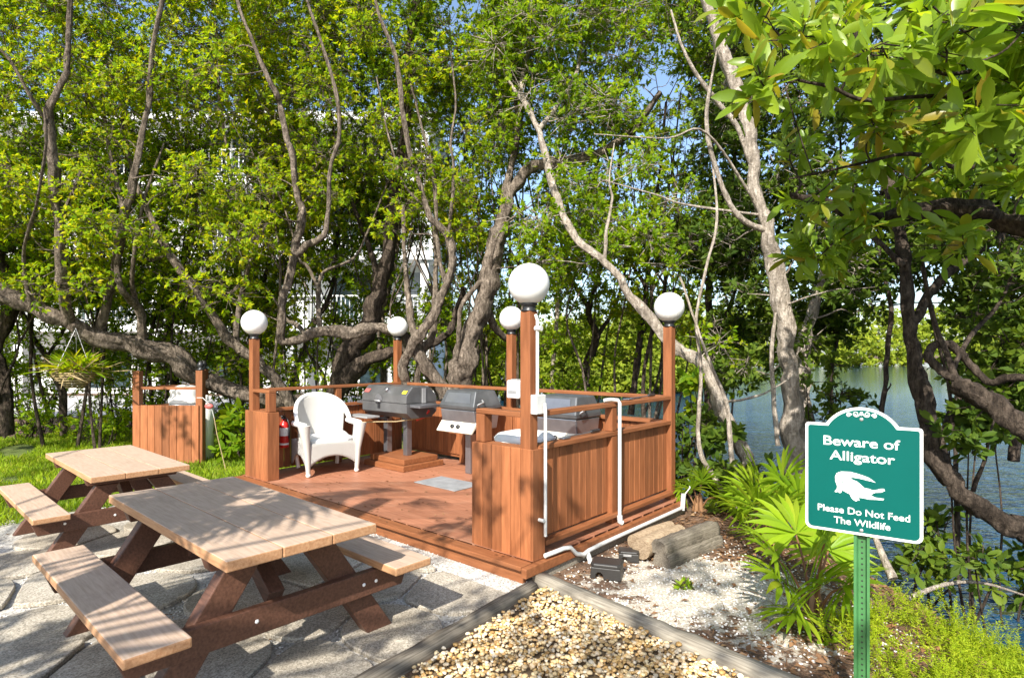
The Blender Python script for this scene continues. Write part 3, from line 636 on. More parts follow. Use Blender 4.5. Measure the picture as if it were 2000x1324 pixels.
# ------------------------------------------------------------------ wicker chair
def chair():
    r = empty('wicker_chair', (-2.36, 7.40, DZ), math.atan2(-.80, .60)-R(270)+R(0), 'white wicker armchair with a rounded back beside the fire extinguisher', 'chair')
    # local: front = -y
    def shell(f, nu, nv, skip=None, th=.022):
        """f(a,b) -> (point, outward normal); grid shell with thickness"""
        vs, fs, uvs = [], [], []
        for i in range(nu+1):
            for j in range(nv+1):
                p, nn = f(i/nu, j/nv); vs.append(Vector(p)); uvs.append((i/nu, j/nv))
        N = len(vs)
        for i in range(nu+1):
            for j in range(nv+1):
                p, nn = f(i/nu, j/nv); vs.append(Vector(p)-Vector(nn)*th)
        ix = lambda i, j: i*(nv+1)+j
        cells = {(i, j) for i in range(nu) for j in range(nv) if not (skip and skip((i+.5)/nu, (j+.5)/nv))}
        for i, j in cells:
            q = (ix(i,j), ix(i+1,j), ix(i+1,j+1), ix(i,j+1)); fs.append(q); fs.append(tuple(N+k for k in q[::-1]))
            for (di, dj), (a, b) in (((-1,0),(0,3)), ((1,0),(1,2)), ((0,-1),(0,1)), ((0,1),(3,2))):
                if (i+di, j+dj) not in cells: fs.append((q[a], q[b], N+q[b], N+q[a]))
        return vs, fs, uvs+uvs
    def build(name, vs, fs, uvs, scale):
        me = bpy.data.meshes.new(name); me.from_pydata(vs, [], fs); u = me.uv_layers.new(name='UVMap')
        for l in me.loops: u.data[l.index].uv = (uvs[l.vertex_index][0]*scale[0], uvs[l.vertex_index][1]*scale[1])
        for p in me.polygons: p.use_smooth = True
        bm = bmesh.new(); bm.from_mesh(me); bmesh.ops.recalc_face_normals(bm, faces=bm.faces); bm.to_mesh(me); bm.free()
        me.materials.append(M_wicker); o = bpy.data.objects.new(name, me); COL.objects.link(o); o.parent = r; return o
    AM = R(122)
    def htop(th):
        c = abs(th)/AM; return .62+.33*(max(0, 1-(c/.72)**2.2) if c < .72 else 0)
    def back(a, b):
        th = -AM+2*AM*a; z0 = .36; z1 = htop(th); z = z0+(z1-z0)*b
        rr = .30+.045*((z-.36)/.5); x = rr*1.03*math.sin(th); y = rr*.98*math.cos(th)
        if abs(th) > R(92): 
            e = (abs(th)-R(92))/(AM-R(92)); x = math.copysign(rr*1.03*(1-.02*e), th); y = rr*.98*math.cos(R(92))-.24*e
        return (x, y, z), (math.sin(th), math.cos(th), 0)
    skip = lambda a, b: (abs(-AM+2*AM*a) > R(66)) and (abs(-AM+2*AM*a) < R(112)) and (.28 < b < .84)
    build('back_shell', *shell(back, 60, 14, skip), (4, 1.4))
    rim = []
    for i in range(61):
        p, _ = back(i/60, 1.0); rim.append(p)
    MB().tube(rim, .026, 10).build('rolled_rim', M_white, r)
    mb = MB()
    for sx in (-1, 1): mb.tube([(sx*.345, .12, .612), (sx*.35, -.1, .615), (sx*.345, -.28, .612)], .034, 10)
    for sx in (-1, 1): mb.build('arm_rest', M_white, r) if sx < 0 else None
    mb = MB(); n = 24; ring = [(.30*math.copysign(abs(math.cos(a))**.6, math.cos(a)), .0+.30*math.copysign(abs(math.sin(a))**.6, math.sin(a))) for a in [2*math.pi*i/n for i in range(n)]]
    mb.add([(x, y, .37) for x, y in ring]+[(x, y, .42) for x, y in ring]+[(x*.9, y*.9, .445) for x, y in ring], [tuple(range(2*n, 3*n)), tuple(range(n-1, -1, -1))]+[(i, (i+1) % n, n+(i+1) % n, n+i) for i in range(n)]+[(n+i, n+(i+1) % n, 2*n+(i+1) % n, 2*n+i) for i in range(n)])
    mb.build('seat', M_white, r)
    def skirt(side):
        def f(a, b):
            s = -1+2*a; arch = .235-.15*abs(s)**2.2
            z = arch+(.40-arch)*b
            if side == 0: return (s*.325*(1-.06*(.4-z)), -.31, z), (0, -1, 0)
            return (side*.325, s*.29, z), (side, 0, 0)
        return f
    for sd in (0, -1, 1): build('skirt', *shell(skirt(sd), 24, 6), (4.5, 1.2))
    for sx in (-1, 1):
        MB().tube([(sx*.30, -.295, .03), (sx*.315, -.30, .3), (sx*.34, -.305, .5), (sx*.35, -.30, .615)], [.026, .036, .055, .075], 12).build('leg', M_wicker, r)
        MB().tube([(sx*.25, .25, .03), (sx*.27, .27, .2), (sx*.28, .27, .4)], .024, 10).build('leg', M_white, r)
    mb = MB()
    for sx in (-1, 1):
        mb.sphere((sx*.30, -.295, .03), .03, 12, 8)
    mb.build('foot_balls', M_white, r)
chair()
ex = empty('fire_extinguisher', (-2.86, 7.37, .44), 0, 'red fire extinguisher with white label hung on the fence by the chair', 'fire extinguisher')
MB().lathe([(.001, 0), (.05, 0), (.056, .015), (.056, .27), (.045, .31), (.022, .33), (.022, .36), (.001, .36)]).build('cylinder', M_redpaint, ex)
MB().lathe([(.0575, .15), (.0575, .25)]).build('label_band', M_ext_label, ex)
MB().lathe([(.0576, .06), (.0576, .10)], n=24).build('badge', M_ext_label, ex).scale = (1, 1, .6)
mb = MB(); mb.box(-.015, .015, -.06, .03, .36, .385); mb.box(-.012, .012, -.08, .01, .39, .405); mb.build('valve_head', M_black, ex, .003)
MB().tube([(.0, .0, .37), (.05, -.02, .36), (.075, -.02, .28), (.07, -.02, .12)], .009, 8).build('hose', M_black, ex)

# ------------------------------------------------------------------ bin enclosure on the lawn
def enclosure():
    r = empty('bin_enclosure', (-5.02, 8.60, 0), R(-2), 'red board screen with finial posts round a white bin on the lawn', 'screen')
    mb = MB(); boards(mb, -.50, .48, -.06, .03, .865, w=.115, t=.02); mb.build('board_panel', M_red, r, .003, 1)
    for x, y, h in ((-.47, 0, 1.36), (.47, 0, 1.37), (-.02, .95, 1.36)):
        p = MB().box(x-.05, x+.05, y-.047, y+.047, -.02, h).build('post', M_red, r, .005)
        if x > -.1: MB().lathe([(.001, h+.001), (.05, h+.002), (.052, h+.02), (.025, h+.03), (.045, h+.06), (.048, h+.085), (.03, h+.12), (.012, h+.14), (.001, h+.145)], (x, y, 0), 16).build('finial', M_black, p)
    MB().box(-.42, .42, -.02, .02, 1.09, 1.13).build('rail', M_redx, r, .004)
    MB().beam((-.46, .05, 1.11), (-.05, .93, 1.11), .04, .04).build('rail', M_redx, r, .004)
    MB().beam((-.46, .05, .8), (-.05, .93, .8), .04, .09).build('rail', M_redx, r, .004)
    b = empty('waste_bin', (-5.06, 9.10, 0), 0, 'white waste bin with a tapered lid inside the red board screen', 'bin')
    MB().lathe([(.001, .01), (.19, .01), (.22, .86), (.001, .86)], n=24).build('bin', M_white, b)
    MB().lathe([(.235, .862), (.235, .92), (.20, .98), (.215, 1.04), (.19, 1.09), (.09, 1.13), (.001, 1.135)], n=24).build('lid', M_white, b)
    t = empty('gas_tank', (-4.66, 8.90, 0), 0, 'tall white round gas tank at the side of the board screen', 'tank')
    MB().lathe([(.001, .01), (.125, .012), (.13, .8), (.11, .87), (.06, .90), (.001, .91)], n=24).build('cylinder', M_white, t)
    MB().lathe([(.05, .9), (.055, .98), (.045, .985), (.04, .91)], n=16).build('collar', M_white, t)
    s = empty('garden_stake', (-4.12, 8.1, 0), 0, 'thin yellow stake leaning in the grass with a pink bow', 'stake')
    MB().tube([(.18, 0, -.02), (0, .1, .5), (-.06, .14, .72)], .006, 6).build('rod', M_straw, s)
    MB().tube([(-.06, .14, .72), (-.1, .12, .9), (-.2, .1, 1.0), (-.28, .1, 1.0)], .005, 6).build('wire', M_pvc, s)
    MB().sphere((-.12, .12, .88), .05, 10, 6, (1.3, .6, .8)).build('bow', M_pink, s)
enclosure()

# ------------------------------------------------------------------ timbers, logs, bait boxes
def timber(label, p, q, w, h, z, name='edging_timber', group='weathered timbers edging the pebble bed', cat='timber'):
    mat = M_greyd if 'stack' in group or 'dark' in label else M_grey
    p = Vector((*p, 0)); q = Vector((*q, 0)); d = q-p; L = d.length
    bm = bmesh.new(); n = 26; rows = []
    for i in range(n+1):
        xx = L*i/n; row = []
        for (yy, zz) in ((-.5,0), (-.5,.62), (-.36,.95), (0,1.0), (.36,.95), (.5,.62), (.5,0)):
            row.append(bm.verts.new((xx+random.uniform(-.01, .01), yy*w+random.uniform(-.006, .006), zz*h+random.uniform(-.005, .005))))
        rows.append(row)
    for i in range(n):
        for k in range(6): bm.faces.new((rows[i][k], rows[i+1][k], rows[i+1][k+1], rows[i][k+1]))
    bm.faces.new(rows[0]); bm.faces.new(rows[-1][::-1]); bmesh.ops.recalc_face_normals(bm, faces=bm.faces)
    me = bpy.data.meshes.new(name); bm.to_mesh(me); bm.free(); me.materials.append(mat)
    for pl in me.polygons: pl.use_smooth = len(pl.vertices) == 4
    o = bpy.data.objects.new(name, me); COL.objects.link(o); o.location = (p.x, p.y, z); o.rotation_euler = (0, 0, math.atan2(d.y, d.x)); return tag(o, label, cat, group)
timber('pale weathered edging timber running from the deck corner past the white shells', (.20, 4.13), (2.05, 1.93), .12, .085, -.01)
timber('dark cracked edging timber between grey gravel and tan pebbles', (.14, 4.0), (-1.75, 1.38), .10, .08, -.012)
timber('grey landscape timber at the bottom of the low stack', (1.14, 4.46), (1.74, 5.0), .15, .11, -.02, group='stacked grey timbers by the palmetto')
timber('grey landscape timber lying on top of the low stack', (1.12, 4.49), (1.72, 5.03), .13, .10, .088, group='stacked grey timbers by the palmetto')
def log(label, p, q, r, z):
    o = MB().tube([(0,0,0), ((q[0]-p[0])*.5, (q[1]-p[1])*.5, .01), (q[0]-p[0], q[1]-p[1], 0)], [r, r*.95, r*.9], 14).build('cut_log', M_logc, loc=(p[0], p[1], z)); tag(o, label, 'log', 'cut logs by the timber stack')
log('pale cut log with a sawn round end next to the timber stack', (1.00, 4.56), (1.42, 4.98), .08, .10)
log('thin pale cut log lying between the timber stack and the deck', (.99, 4.78), (1.40, 5.2), .06, .085)
def bait(label, p, s, rz):
    r = empty('bait_box', (p[0], p[1], .004), rz, label, 'bait box', 'dark plastic bait boxes')
    poly = [(-.11, 0), (-.075, 0), (-.07, .035), (-.055, .05), (-.035, .05), (-.02, .035), (-.015, 0), (.11, 0), (.105, .085), (-.105, .085)]
    MB().prism([(x*s, z*s) for x, z in poly], -.08*s, .08*s).build('case', M_bait, r, .006*s, 2)
    mb = MB(); pl = [(-.112,-.06), (-.085,-.085), (.085,-.085), (.112,-.06), (.112,.085), (-.112,.085)]
    n = len(pl); mb.add([(x*s, y*s, .086*s) for x, y in pl]+[(x*s, y*s, .105*s) for x, y in pl]+[(x*s*.9, y*s*.88, .114*s) for x, y in pl], [tuple(range(2*n, 3*n)), tuple(range(n-1, -1, -1))]+[(i, (i+1) % n, n+(i+1) % n, n+i) for i in range(n)]+[(n+i, n+(i+1) % n, 2*n+(i+1) % n, 2*n+i) for i in range(n)])
    lid = mb.build('lid', M_bait, r, .004*s, 2)
    return r, s
bait('bigger dark plastic bait box on white shells beside the pipe', (.69, 4.26), 1.0, R(-18))
rb, s_ = bait('smaller dark plastic bait box with a pale sticker in front of the logs', (.915, 4.60), .72, R(-12))
MB().box(-.04, .02, -.0605, -.0595, .045, .062).build('pale_sticker', M_galv, rb)

# ------------------------------------------------------------------ sign
def sign():
    c = np.array((1.560, 2.62)); w = np.array((.82, -.573)); w /= np.linalg.norm(w)
    rz = math.atan2(w[1], w[0]); r = empty('warning_sign', (c[0], c[1], 0), rz, 'green and white alligator warning sign with an arched top on a post', 'sign')
    zb = .812; Wd = .45; H = .49; yf = -.012          # local x along sign, -y towards the viewer
    def outline(inset, n=16):
        w2 = Wd/2-inset; rc = max(.006, .028-inset*.6); z0 = zb+inset; z1 = zb+H-inset; pts = []
        for cx, cz, a0 in ((w2-rc, z0+rc, -90), ): pass
        def arc(cx, cz, rr, a0, a1, m=8): return [(cx+rr*math.cos(R(a0+(a1-a0)*i/m)), cz+rr*math.sin(R(a0+(a1-a0)*i/m))) for i in range(m+1)]
        pts += arc(-w2+rc, z0+rc, rc, 180, 270); pts += arc(w2-rc, z0+rc, rc, 270, 360)
        rs = rc*.5; pts += arc(w2-rs, z1-rs, rs, 0, 90, 5)
        sh = .140-inset*.8; rise = .078-inset*.05; Rr = (sh*sh+rise*rise)/(2*rise); a = math.degrees(math.asin(sh/Rr))
        pts += arc(0, z1+rise-Rr, Rr, 90-a, 90+a, n)
        pts += arc(-w2+rs, z1-rs, rs, 90, 180, 5); return pts
    MB().prism(outline(0), yf, yf+.004).build('board', M_signwhite, r)
    MB().prism(outline(.0115), yf-.0014, yf-.0004).build('green_face', M_signgreen, r)
    y = yf-.0022
    def text(s, width, cap, cx, base, off):
        cu = bpy.data.curves.new('lettering', 'FONT'); cu.body = s; cu.align_x = 'CENTER'; cu.size = 1; cu.offset = off; cu.extrude = 0
        ob = bpy.data.objects.new('tmp', cu); COL.objects.link(ob); dg = bpy.context.evaluated_depsgraph_get()
        me = bpy.data.meshes.new_from_object(ob.evaluated_get(dg)); bpy.data.objects.remove(ob)
        co = np.array([v.co[:] for v in me.vertices]); wx = co[:, 0].max()-co[:, 0].min(); sx = width/wx; sz = cap/.73; mid = (co[:, 0].max()+co[:, 0].min())/2
        for v in me.vertices: v.co = (cx+(v.co.x-mid)*sx, y, base+v.co.y*sz)
        me.materials.clear(); me.materials.append(M_signwhite)
        o = bpy.data.objects.new('lettering', me); COL.objects.link(o); o.parent = r
    zt = zb+H
    text('Beware of', .293, .043, -.003, zt-.098, .012); text('Alligator', .250, .043, .0, zt-.163, .012)
    text('Please Do Not Feed', .352, .031, .003, zt-.402, .009); text('The Wildlife', .216, .031, .0, zt-.450, .009)
    # animal silhouette, traced in its own plane
    TL, TR, BL, BR = (68,180), (1078,240), (82,1100), (1070,1265)
    def loc(px, py):
        a = (px-75)/1000; top = TL[1]+(TR[1]-TL[1])*a; bot = BL[1]+(BR[1]-BL[1])*a; b = (py-top)/(bot-top); return (-Wd/2+a*Wd, zt-b*H)
    g = [(695,717), (640,675), (590,655), (540,638), (480,622), (400,618), (360,632), (346,662), (348,700), (364,745), (362,768), (342,792), (352,800), (376,795), (382,806), (398,806), (410,782), (440,800), (474,818), (488,848), (505,868), (530,882), (545,872), (560,874), (548,850), (580,852), (640,866), (700,868), (755,874), (766,860), (735,856), (690,848), (655,828), (690,806), (740,804), (772,790), (764,772), (735,772), (700,782), (668,784), (640,772), (600,764), (570,735), (540,708), (505,694), (478,678), (500,672), (560,682), (620,697)]
    pts = [loc(*p) for p in g]; MB().prism(pts, y, y+.0008).build('alligator_picture', M_signwhite, r)
    mb = MB()
    for (a0, a1) in (((420,640),(600,672)), ((405,660),(430,770)), ((470,700),(560,800)), ((520,760),(500,840)), ((630,810),(700,815)), ((640,822),(690,830)), ((400,700),(470,790)), ((560,790),(600,840))):
        p = loc(*a0); q = loc(*a1); mb.beam((p[0], y-.0005, p[1]), (q[0], y-.0005, q[1]), .0019, .0006, (0, 1, 0))
    mb.build('picture_lines', M_signgreen, r)
    # scrollwork
    mb = MB(); cz = zt+.052
    for s in (-1, 1):
        for cx, r0, dirn in ((.021, .0135, 1), (.049, .0105, -1)):
            p = []
            for i in range(26):
                a = i/25*R(560); rr = r0*(1-i/32); p.append((s*(cx+rr*math.cos(a*dirn+math.pi)), y, cz-.004*abs(cx)/.02+rr*math.sin(a*dirn+math.pi)))
            mb.tube(p, .0020, 6)
    mb.sphere((0, y, cz-.002), .007, 10, 6, (1, .2, 1.3)); mb.build('scroll_ornament', M_signwhite, r)
    # U channel post with punched holes
    mb = MB(); n = 44; zs = np.linspace(-.3, 1.30, n+1)
    mb.prism([(-.031, 0), (-.031, .004), (-.018, .006), (-.013, .024), (.013, .024), (.018, .006), (.031, .004), (.031, 0), (.02, 0), (.0155, .020), (-.0155, .020), (-.02, 0)], -.3, 1.30, Matrix(((1,0,0,0), (0,0,1,0), (0,1,0,0), (0,0,0,1))))
    mb.build('post', M_postgreen, r)
    mb = MB()
    for z in np.arange(.05, 1.28, .025*1.0): mb.lathe([(.0001, 0), (.0042, 0)], n=8, M=Matrix.Translation((0, .0192, z)) @ Matrix.Rotation(R(90), 4, 'X'))
    mb.build('punched_holes', M_black, r)
    mb = MB()
    for z in (zb+.022, zb+H+.025): mb.lathe([(.0001, .004), (.005, .0035), (.008, 0)], n=12, M=Matrix.Translation((0, y, z)) @ Matrix.Rotation(R(90), 4, 'X'))
    mb.build('bolt', M_galv, r)
sign()

# ------------------------------------------------------------------ vegetation tools
SUNV = np.array(tosun[:])
def nrm(a): return a/np.maximum(np.linalg.norm(a, axis=-1, keepdims=True), 1e-9)
def catmull(p, m=6):
    p = np.asarray(p, float); q = np.vstack((2*p[0]-p[1], p, 2*p[-1]-p[-2])); out = []
    for i in range(1, len(q)-2):
        t = np.linspace(0, 1, m, endpoint=False)[:, None]
        a, b, c, d = q[i-1], q[i], q[i+1], q[i+2]
        out.append(.5*((2*b)+(-a+c)*t+(2*a-5*b+4*c-d)*t**2+(-a+3*b-3*c+d)*t**3))
    out.append(p[-1:]); return np.vstack(out)
class Acc:
    def __init__(s): s.v = []; s.q = []; s.t = []; s.n = 0
    def add(s, v, q=None, t=None):
        v = np.asarray(v).reshape(-1, 3); s.v.append(v)
        if q is not None and len(q): s.q.append(np.asarray(q)+s.n)
        if t is not None and len(t): s.t.append(np.asarray(t)+s.n)
        s.n += len(v)
    def build(s, name, mat, parent=None, smooth=False):
        f = []
        if s.q: f.append(np.vstack(s.q))
        if s.t: f.append(np.vstack(s.t))
        return mesh_np(name, np.vstack(s.v), f, mat, parent, smooth)
def np_tube(acc, pts, rad, n=8, rough=.0):
    pts = np.asarray(pts, float); m = len(pts); rad = np.broadcast_to(np.asarray(rad, float), (m,))
    T = nrm(np.gradient(pts, axis=0)); x = np.cross(T[0], (0, 0, 1.0) if abs(T[0][2]) < .9 else (1.0, 0, 0)); x /= np.linalg.norm(x)
    an = np.arange(n)*2*math.pi/n; V_ = []
    ph = rng.uniform(0, 6.28, 3)
    for i in range(m):
        x = x-T[i]*(x@T[i]); x /= np.linalg.norm(x)+1e-9; y = np.cross(T[i], x)
        rr = rad[i]*(1+rough*(np.sin(2*an+ph[0]+i*.22)*.55+np.sin(4*an+ph[1]-i*.12)*.4+np.sin(7*an+ph[2]+i*.1)*.35+rng.normal(0, .22, n)))
        V_.append(pts[i]+np.outer(np.cos(an)*rr, x)+np.outer(np.sin(an)*rr, y))
    i = np.arange(m-1)[:, None]*n; k = np.arange(n)[None]; k2 = (k+1) % n
    acc.add(np.vstack(V_), np.stack((i+k, i+k2, i+n+k2, i+n+k), -1).reshape(-1, 4))
def leaf_quads(acc, base, d, nn, L, Wd):
    """diamond leaves with a fold: base point, unit direction, unit normal, length, width"""
    s = np.cross(d, nn); L = L[:, None]; Wd = Wd[:, None]
    tip = base+d*L-nn*L*.12; mid = base+d*L*.52+nn*Wd*.12
    v = np.stack((base, mid+s*Wd*.5, tip, mid-s*Wd*.5), 1); n = len(base)
    acc.add(v.reshape(-1, 3), (np.arange(n)[:, None]*4+np.arange(4)))
def leaf_full(acc, base, d, nn, L, Wd):
    """larger leaves seen close: four cross rows, folded along the midrib, drooping"""
    s = np.cross(d, nn); n = len(base); rows = []
    for t, w in ((0, .06), (.25, .62), (.55, 1.0), (.82, .78), (1.0, .08)):
        c = base+d*(L*t)[:, None]-nn*(L*.16*t*t)[:, None]; hw = (Wd*.5*w)[:, None]
        rows.append(np.stack((c-s*hw+nn*hw*.3, c, c+s*hw+nn*hw*.3), 1))
    v = np.stack(rows, 1).reshape(n, 15, 3); f = []
    for r in range(4):
        for k in range(2): f.append((r*3+k, r*3+k+1, r*3+k+4, r*3+k+3))
    f = np.array(f); acc.add(v.reshape(-1, 3), (f[None]+(np.arange(n)*15)[:, None, None]).reshape(-1, 4))
def clump_leaves(acc, tw, centers, radius, tips=24, per=8, L=.085, Wd=.036, up=.35, full=False, flat=.75, twig_r=.004, sunw=1.0):
    centers = np.asarray(centers); N = len(centers)
    if not N: return
    radius = np.broadcast_to(np.asarray(radius, float), (N,))
    off = rng.normal(size=(N, tips, 3)); off = nrm(off)*(rng.uniform(.15, 1, (N, tips, 1))**.6); off[..., 2] *= flat
    tp = (centers[:, None]+off*radius[:, None, None]).reshape(-1, 3)
    td = nrm(nrm(off).reshape(-1, 3)+np.array((0, 0, up))+rng.normal(0, .35, (N*tips, 3)))
    if tw is not None:
        c = np.repeat(centers, tips, 0)*.75+tp*.25+rng.normal(0, .03, (N*tips, 3)); a = nrm(np.cross(td, rng.normal(size=td.shape))); b = nrm(np.cross(td, a)); n = len(tp)
        ring = [a, -.5*a+.87*b, -.5*a-.87*b]
        v = np.stack([c+q*twig_r*1.6 for q in ring]+[tp+q*twig_r*.6 for q in ring], 1)
        f = np.array([(0,1,4,3), (1,2,5,4), (2,0,3,5)]); tw.add(v.reshape(-1, 3), (f[None]+(np.arange(n)*6)[:, None, None]).reshape(-1, 4))
    b = np.repeat(tp, per, 0); d0 = np.repeat(td, per, 0); n = len(b)
    d = nrm(d0*.55+nrm(np.cross(d0, rng.normal(size=(n, 3))))*rng.uniform(.5, 1.1, (n, 1)))
    b = b-d0*rng.uniform(0, .07, (n, 1))*(L/.085)
    nn = d0*.7+SUNV*sunw+rng.normal(0, .45, (n, 3)); nn = nrm(nn-d*np.sum(nn*d, 1, keepdims=True))
    sc = rng.uniform(.5, 1.3, n)
    (leaf_full if full else leaf_quads)(acc, b, d, nn, L*sc, Wd*sc)

# ------------------------------------------------------------------ trees: limbs as (picture column, row, distance) turned into points of the place
TREES = []
class Tree:
    def __init__(s, name, label, bark, leaf, **kw):
        s.name, s.label, s.bark, s.leaf = name, label, bark, leaf; s.wood = Acc(); s.samples = []; s.clumps = []; s.kw = kw; s.base = None; s.vis = []; TREES.append(s)
    def limb(s, pts, r0, r1, n=9, rough=.18, wob=.5, m=6):
        p = catmull([P(*q) if len(q) == 3 else np.array(q[:3]) for q in pts], m)
        k = len(p); w = rng.normal(0, 1, (k, 3)); w = (w+np.roll(w, 1, 0)+np.roll(w, -1, 0))/3; w[0] = 0
        r = np.linspace(r0, r1, k); r = r*.78; p = p+w*(r*wob*.55)[:, None]
        if r0 > .07: n = 18; rough = .24
        kn = rng.normal(0, 1, k); kn = (kn+np.roll(kn, 1))/2
        np_tube(s.wood, p, r*(1+.10*kn), n, rough); s.vis.append((1000+p[:, 0]*F/p[:, 1], HY-(p[:, 2]-HC)*F/p[:, 1], p[:, 1], r)); s.samples += [(q, rr) for q, rr in zip(p, r)]
        if s.base is None: s.base = p[0].copy()
        return s
    def twig_to(s, c, start=None):
        sp = np.array([q for q, _ in s.samples]); rr = np.array([q for _, q in s.samples])
        d = np.linalg.norm(sp-c, axis=1)+np.clip(sp[:, 2]-c[2], 0, 9)*1.2+rng.uniform(0, .5, len(sp)); i = int(np.argmin(d)); a = sp[i]
        L = np.linalg.norm(c-a)
        if L < .15: return
        mid = (a+c)/2+rng.normal(0, .10*L, 3)+np.array((0, 0, -.06*L)); p = catmull([a, a*.6+mid*.4+rng.normal(0, .05*L, 3), mid, mid*.4+c*.6+rng.normal(0, .06*L, 3), c], 3)
        r0 = min(rr[i]*.6, .008+.008*L); r = np.linspace(r0, .004, len(p)); np_tube(s.wood, p, r, 5, .1); s.samples += [(q, x) for q, x in list(zip(p, r))[3:]]

G_T = 'trees in the thicket round the deck'
tA = Tree('leaning_tree', 'thick leaning trunk sweeping up over the bin screen with several upright stems', M_bark, M_leafA)
tA.limb([(640,840,10.2), (590,790,10.0), (490,770,9.8), (400,742,9.6), (340,697,9.3), (270,674,9.0), (200,662,8.8), (130,630,8.5), (60,600,8.3), (-20,562,8.1), (-140,500,7.8), (-260,400,7.6)], .205, .13, 12, .2)
tA.limb([(133,632,8.5), (122,520,8.0), (113,420,7.9), (104,330,7.8), (97,250,7.7), (97,205,7.6), (130,140,7.5), (136,60,7.4), (140,-60,7.3)], .095, .035)
tA.limb([(195,650,8.8), (222,540,8.6), (240,440,8.2), (256,370,8.1), (273,285,8.0), (290,200,7.9), (300,80,7.8), (330,-50,7.8)], .085, .03)
tA.limb([(280,660,9.0), (268,600,8.8), (236,565,8.4), (229,525,8.4), (238,440,8.5), (236,395,8.5), (215,300,8.5), (200,200,8.5)], .075, .02)
tA.limb([(272,600,8.8), (258,560,8.6), (262,500,8.3), (270,440,8.3), (285,380,8.3), (320,280,8.4)], .05, .015)
tA.limb([(97,250,7.7), (60,190,7.4), (20,120,7.2), (-40,60,7.0)], .035, .012)
tA.limb([(60,600,8.0), (45,500,7.6), (70,400,7.0), (90,280,6.7), (85,210,6.6)], .035, .012)
tA.limb([(113,560,8.0), (118,470,8.2), (128,410,8.4), (160,330,8.5)], .05, .018)
tB = Tree('slanting_tree', 'slender tree slanting up to the left behind the lamp next to the chair', M_bark, M_leafA)
tB.limb([(585,830,9.6), (545,750,9.3), (500,705,9.1), (452,668,9.0), (400,592,8.9), (352,528,8.8), (322,478,8.8), (302,440,8.8), (260,340,8.8), (240,240,8.8), (230,120,8.7)], .11, .025)
tB.limb([(470,690,9.0), (462,640,9.2), (480,540,9.3), (505,460,9.4), (480,430,9.4), (455,350,9.4), (430,200,9.3), (420,40,9.2)], .06, .02)
tB.limb([(505,460,9.4), (520,440,9.4), (535,390,9.4), (530,300,9.4)], .04, .012)
tC = Tree('bowed_tree', 'tree with a low horizontal limb that turns sharply upright between two lamps', M_bark, M_leafA)
tC.limb([(880,800,9.4), (850,740,9.2), (815,690,9.1), (785,655,9.0), (735,640,8.9), (690,650,8.8), (640,646,8.7), (590,660,8.6), (548,664,8.5), (552,600,8.4), (570,520,8.4), (577,480,8.4), (592,420,8.3), (582,385,8.3), (570,300,8.2), (560,270,8.2), (545,200,8.2), (540,185,8.1), (505,110,8.0), (470,20,7.9), (450,-80,7.9)], .125, .025, 10)
tC.limb([(573,500,8.4), (600,478,8.4), (632,460,8.3), (640,420,8.3), (645,330,8.2), (662,270,8.2), (658,190,8.1), (630,90,8.1), (600,0,8.0), (590,-90,8)], .06, .02)
tC.limb([(625,646,8.8), (622,600,9.0), (622,560,9.1), (635,530,9.2), (690,505,9.2), (720,450,9.3), (760,350,9.4)], .05, .015)
tC.limb([(622,560,9.1), (600,520,9.2), (585,505,9.2), (560,420,9.3), (525,330,9.4)], .035, .012)
tC.limb([(600,655,8.7), (575,632,8.9), (560,622,9.1), (520,560,9.3)], .05, .02)
tD = Tree('dark_tree', 'thick dark barked tree curving up behind the box grill', M_barkdark, M_leafB)
tD.limb([(640,850,10.2), (655,770,10.0), (680,705,9.9), (712,650,9.8), (732,600,9.8), (748,545,9.8), (762,470,9.8), (772,380,9.8), (792,250,9.7), (800,100,9.6), (820,-60,9.5)], .24, .07, 12, .22)
tD.limb([(665,760,9.9), (700,715,9.7), (750,690,9.6), (800,680,9.5), (850,668,9.6), (880,640,9.8), (905,560,10)], .16, .05, 10, .2)
tD.limb([(742,560,9.8), (720,480,10), (690,400,10.2), (660,300,10.4), (640,180,10.5)], .07, .02)
tE = Tree('twisted_tree', 'pale twisted stems rising in bends just behind the dark grills', M_bark, M_leafA)
tE.limb([(800,840,8.9), (792,760,8.75), (790,715,8.7), (808,670,8.6), (840,630,8.5), (862,580,8.5), (880,530,8.5), (881,490,8.5), (872,455,8.5), (845,430,8.4), (828,390,8.4), (815,340,8.4), (800,300,8.3), (785,210,8.2), (772,110,8.1), (738,20,8.0), (728,-80,8.0)], .10, .025, 10)
tE.limb([(870,550,8.5), (858,505,8.5), (852,440,8.6), (848,350,8.6), (838,300,8.6), (822,240,8.6), (790,120,8.6)], .05, .018)
tE.limb([(876,460,8.5), (884,380,8.4), (886,320,8.4), (880,280,8.4), (890,200,8.4), (880,100,8.4)], .035, .012)
tE.limb([(818,395,8.4), (790,360,8.4), (775,320,8.4), (755,250,8.5), (735,150,8.6)], .025, .01)
tE.limb([(810,830,9.0), (815,740,8.9), (826,690,8.85), (845,650,8.8), (850,590,8.9), (852,520,9.0), (846,440,9.1)], .085, .03)
tF = Tree('forked_tree', 'big pale based forked tree behind the middle of the back fence', M_bark, M_leafB)
tF.limb([(895,850,9.0), (890,780,8.9), (902,725,8.8), (914,680,8.8), (932,625,8.8), (950,570,8.8), (962,515,8.8), (978,450,8.8), (992,395,8.8), (1012,355,8.8), (1040,328,8.8), (1090,318,8.7), (1150,308,8.7), (1230,260,8.6), (1290,180,8.5)], .23, .05, 14, .22)
tF.limb([(882,830,8.9), (868,765,8.8), (842,730,8.75), (822,700,8.7), (812,660,8.8), (800,600,9), (790,500,9.1), (788,400,9.2)], .13, .04, 10, .2)
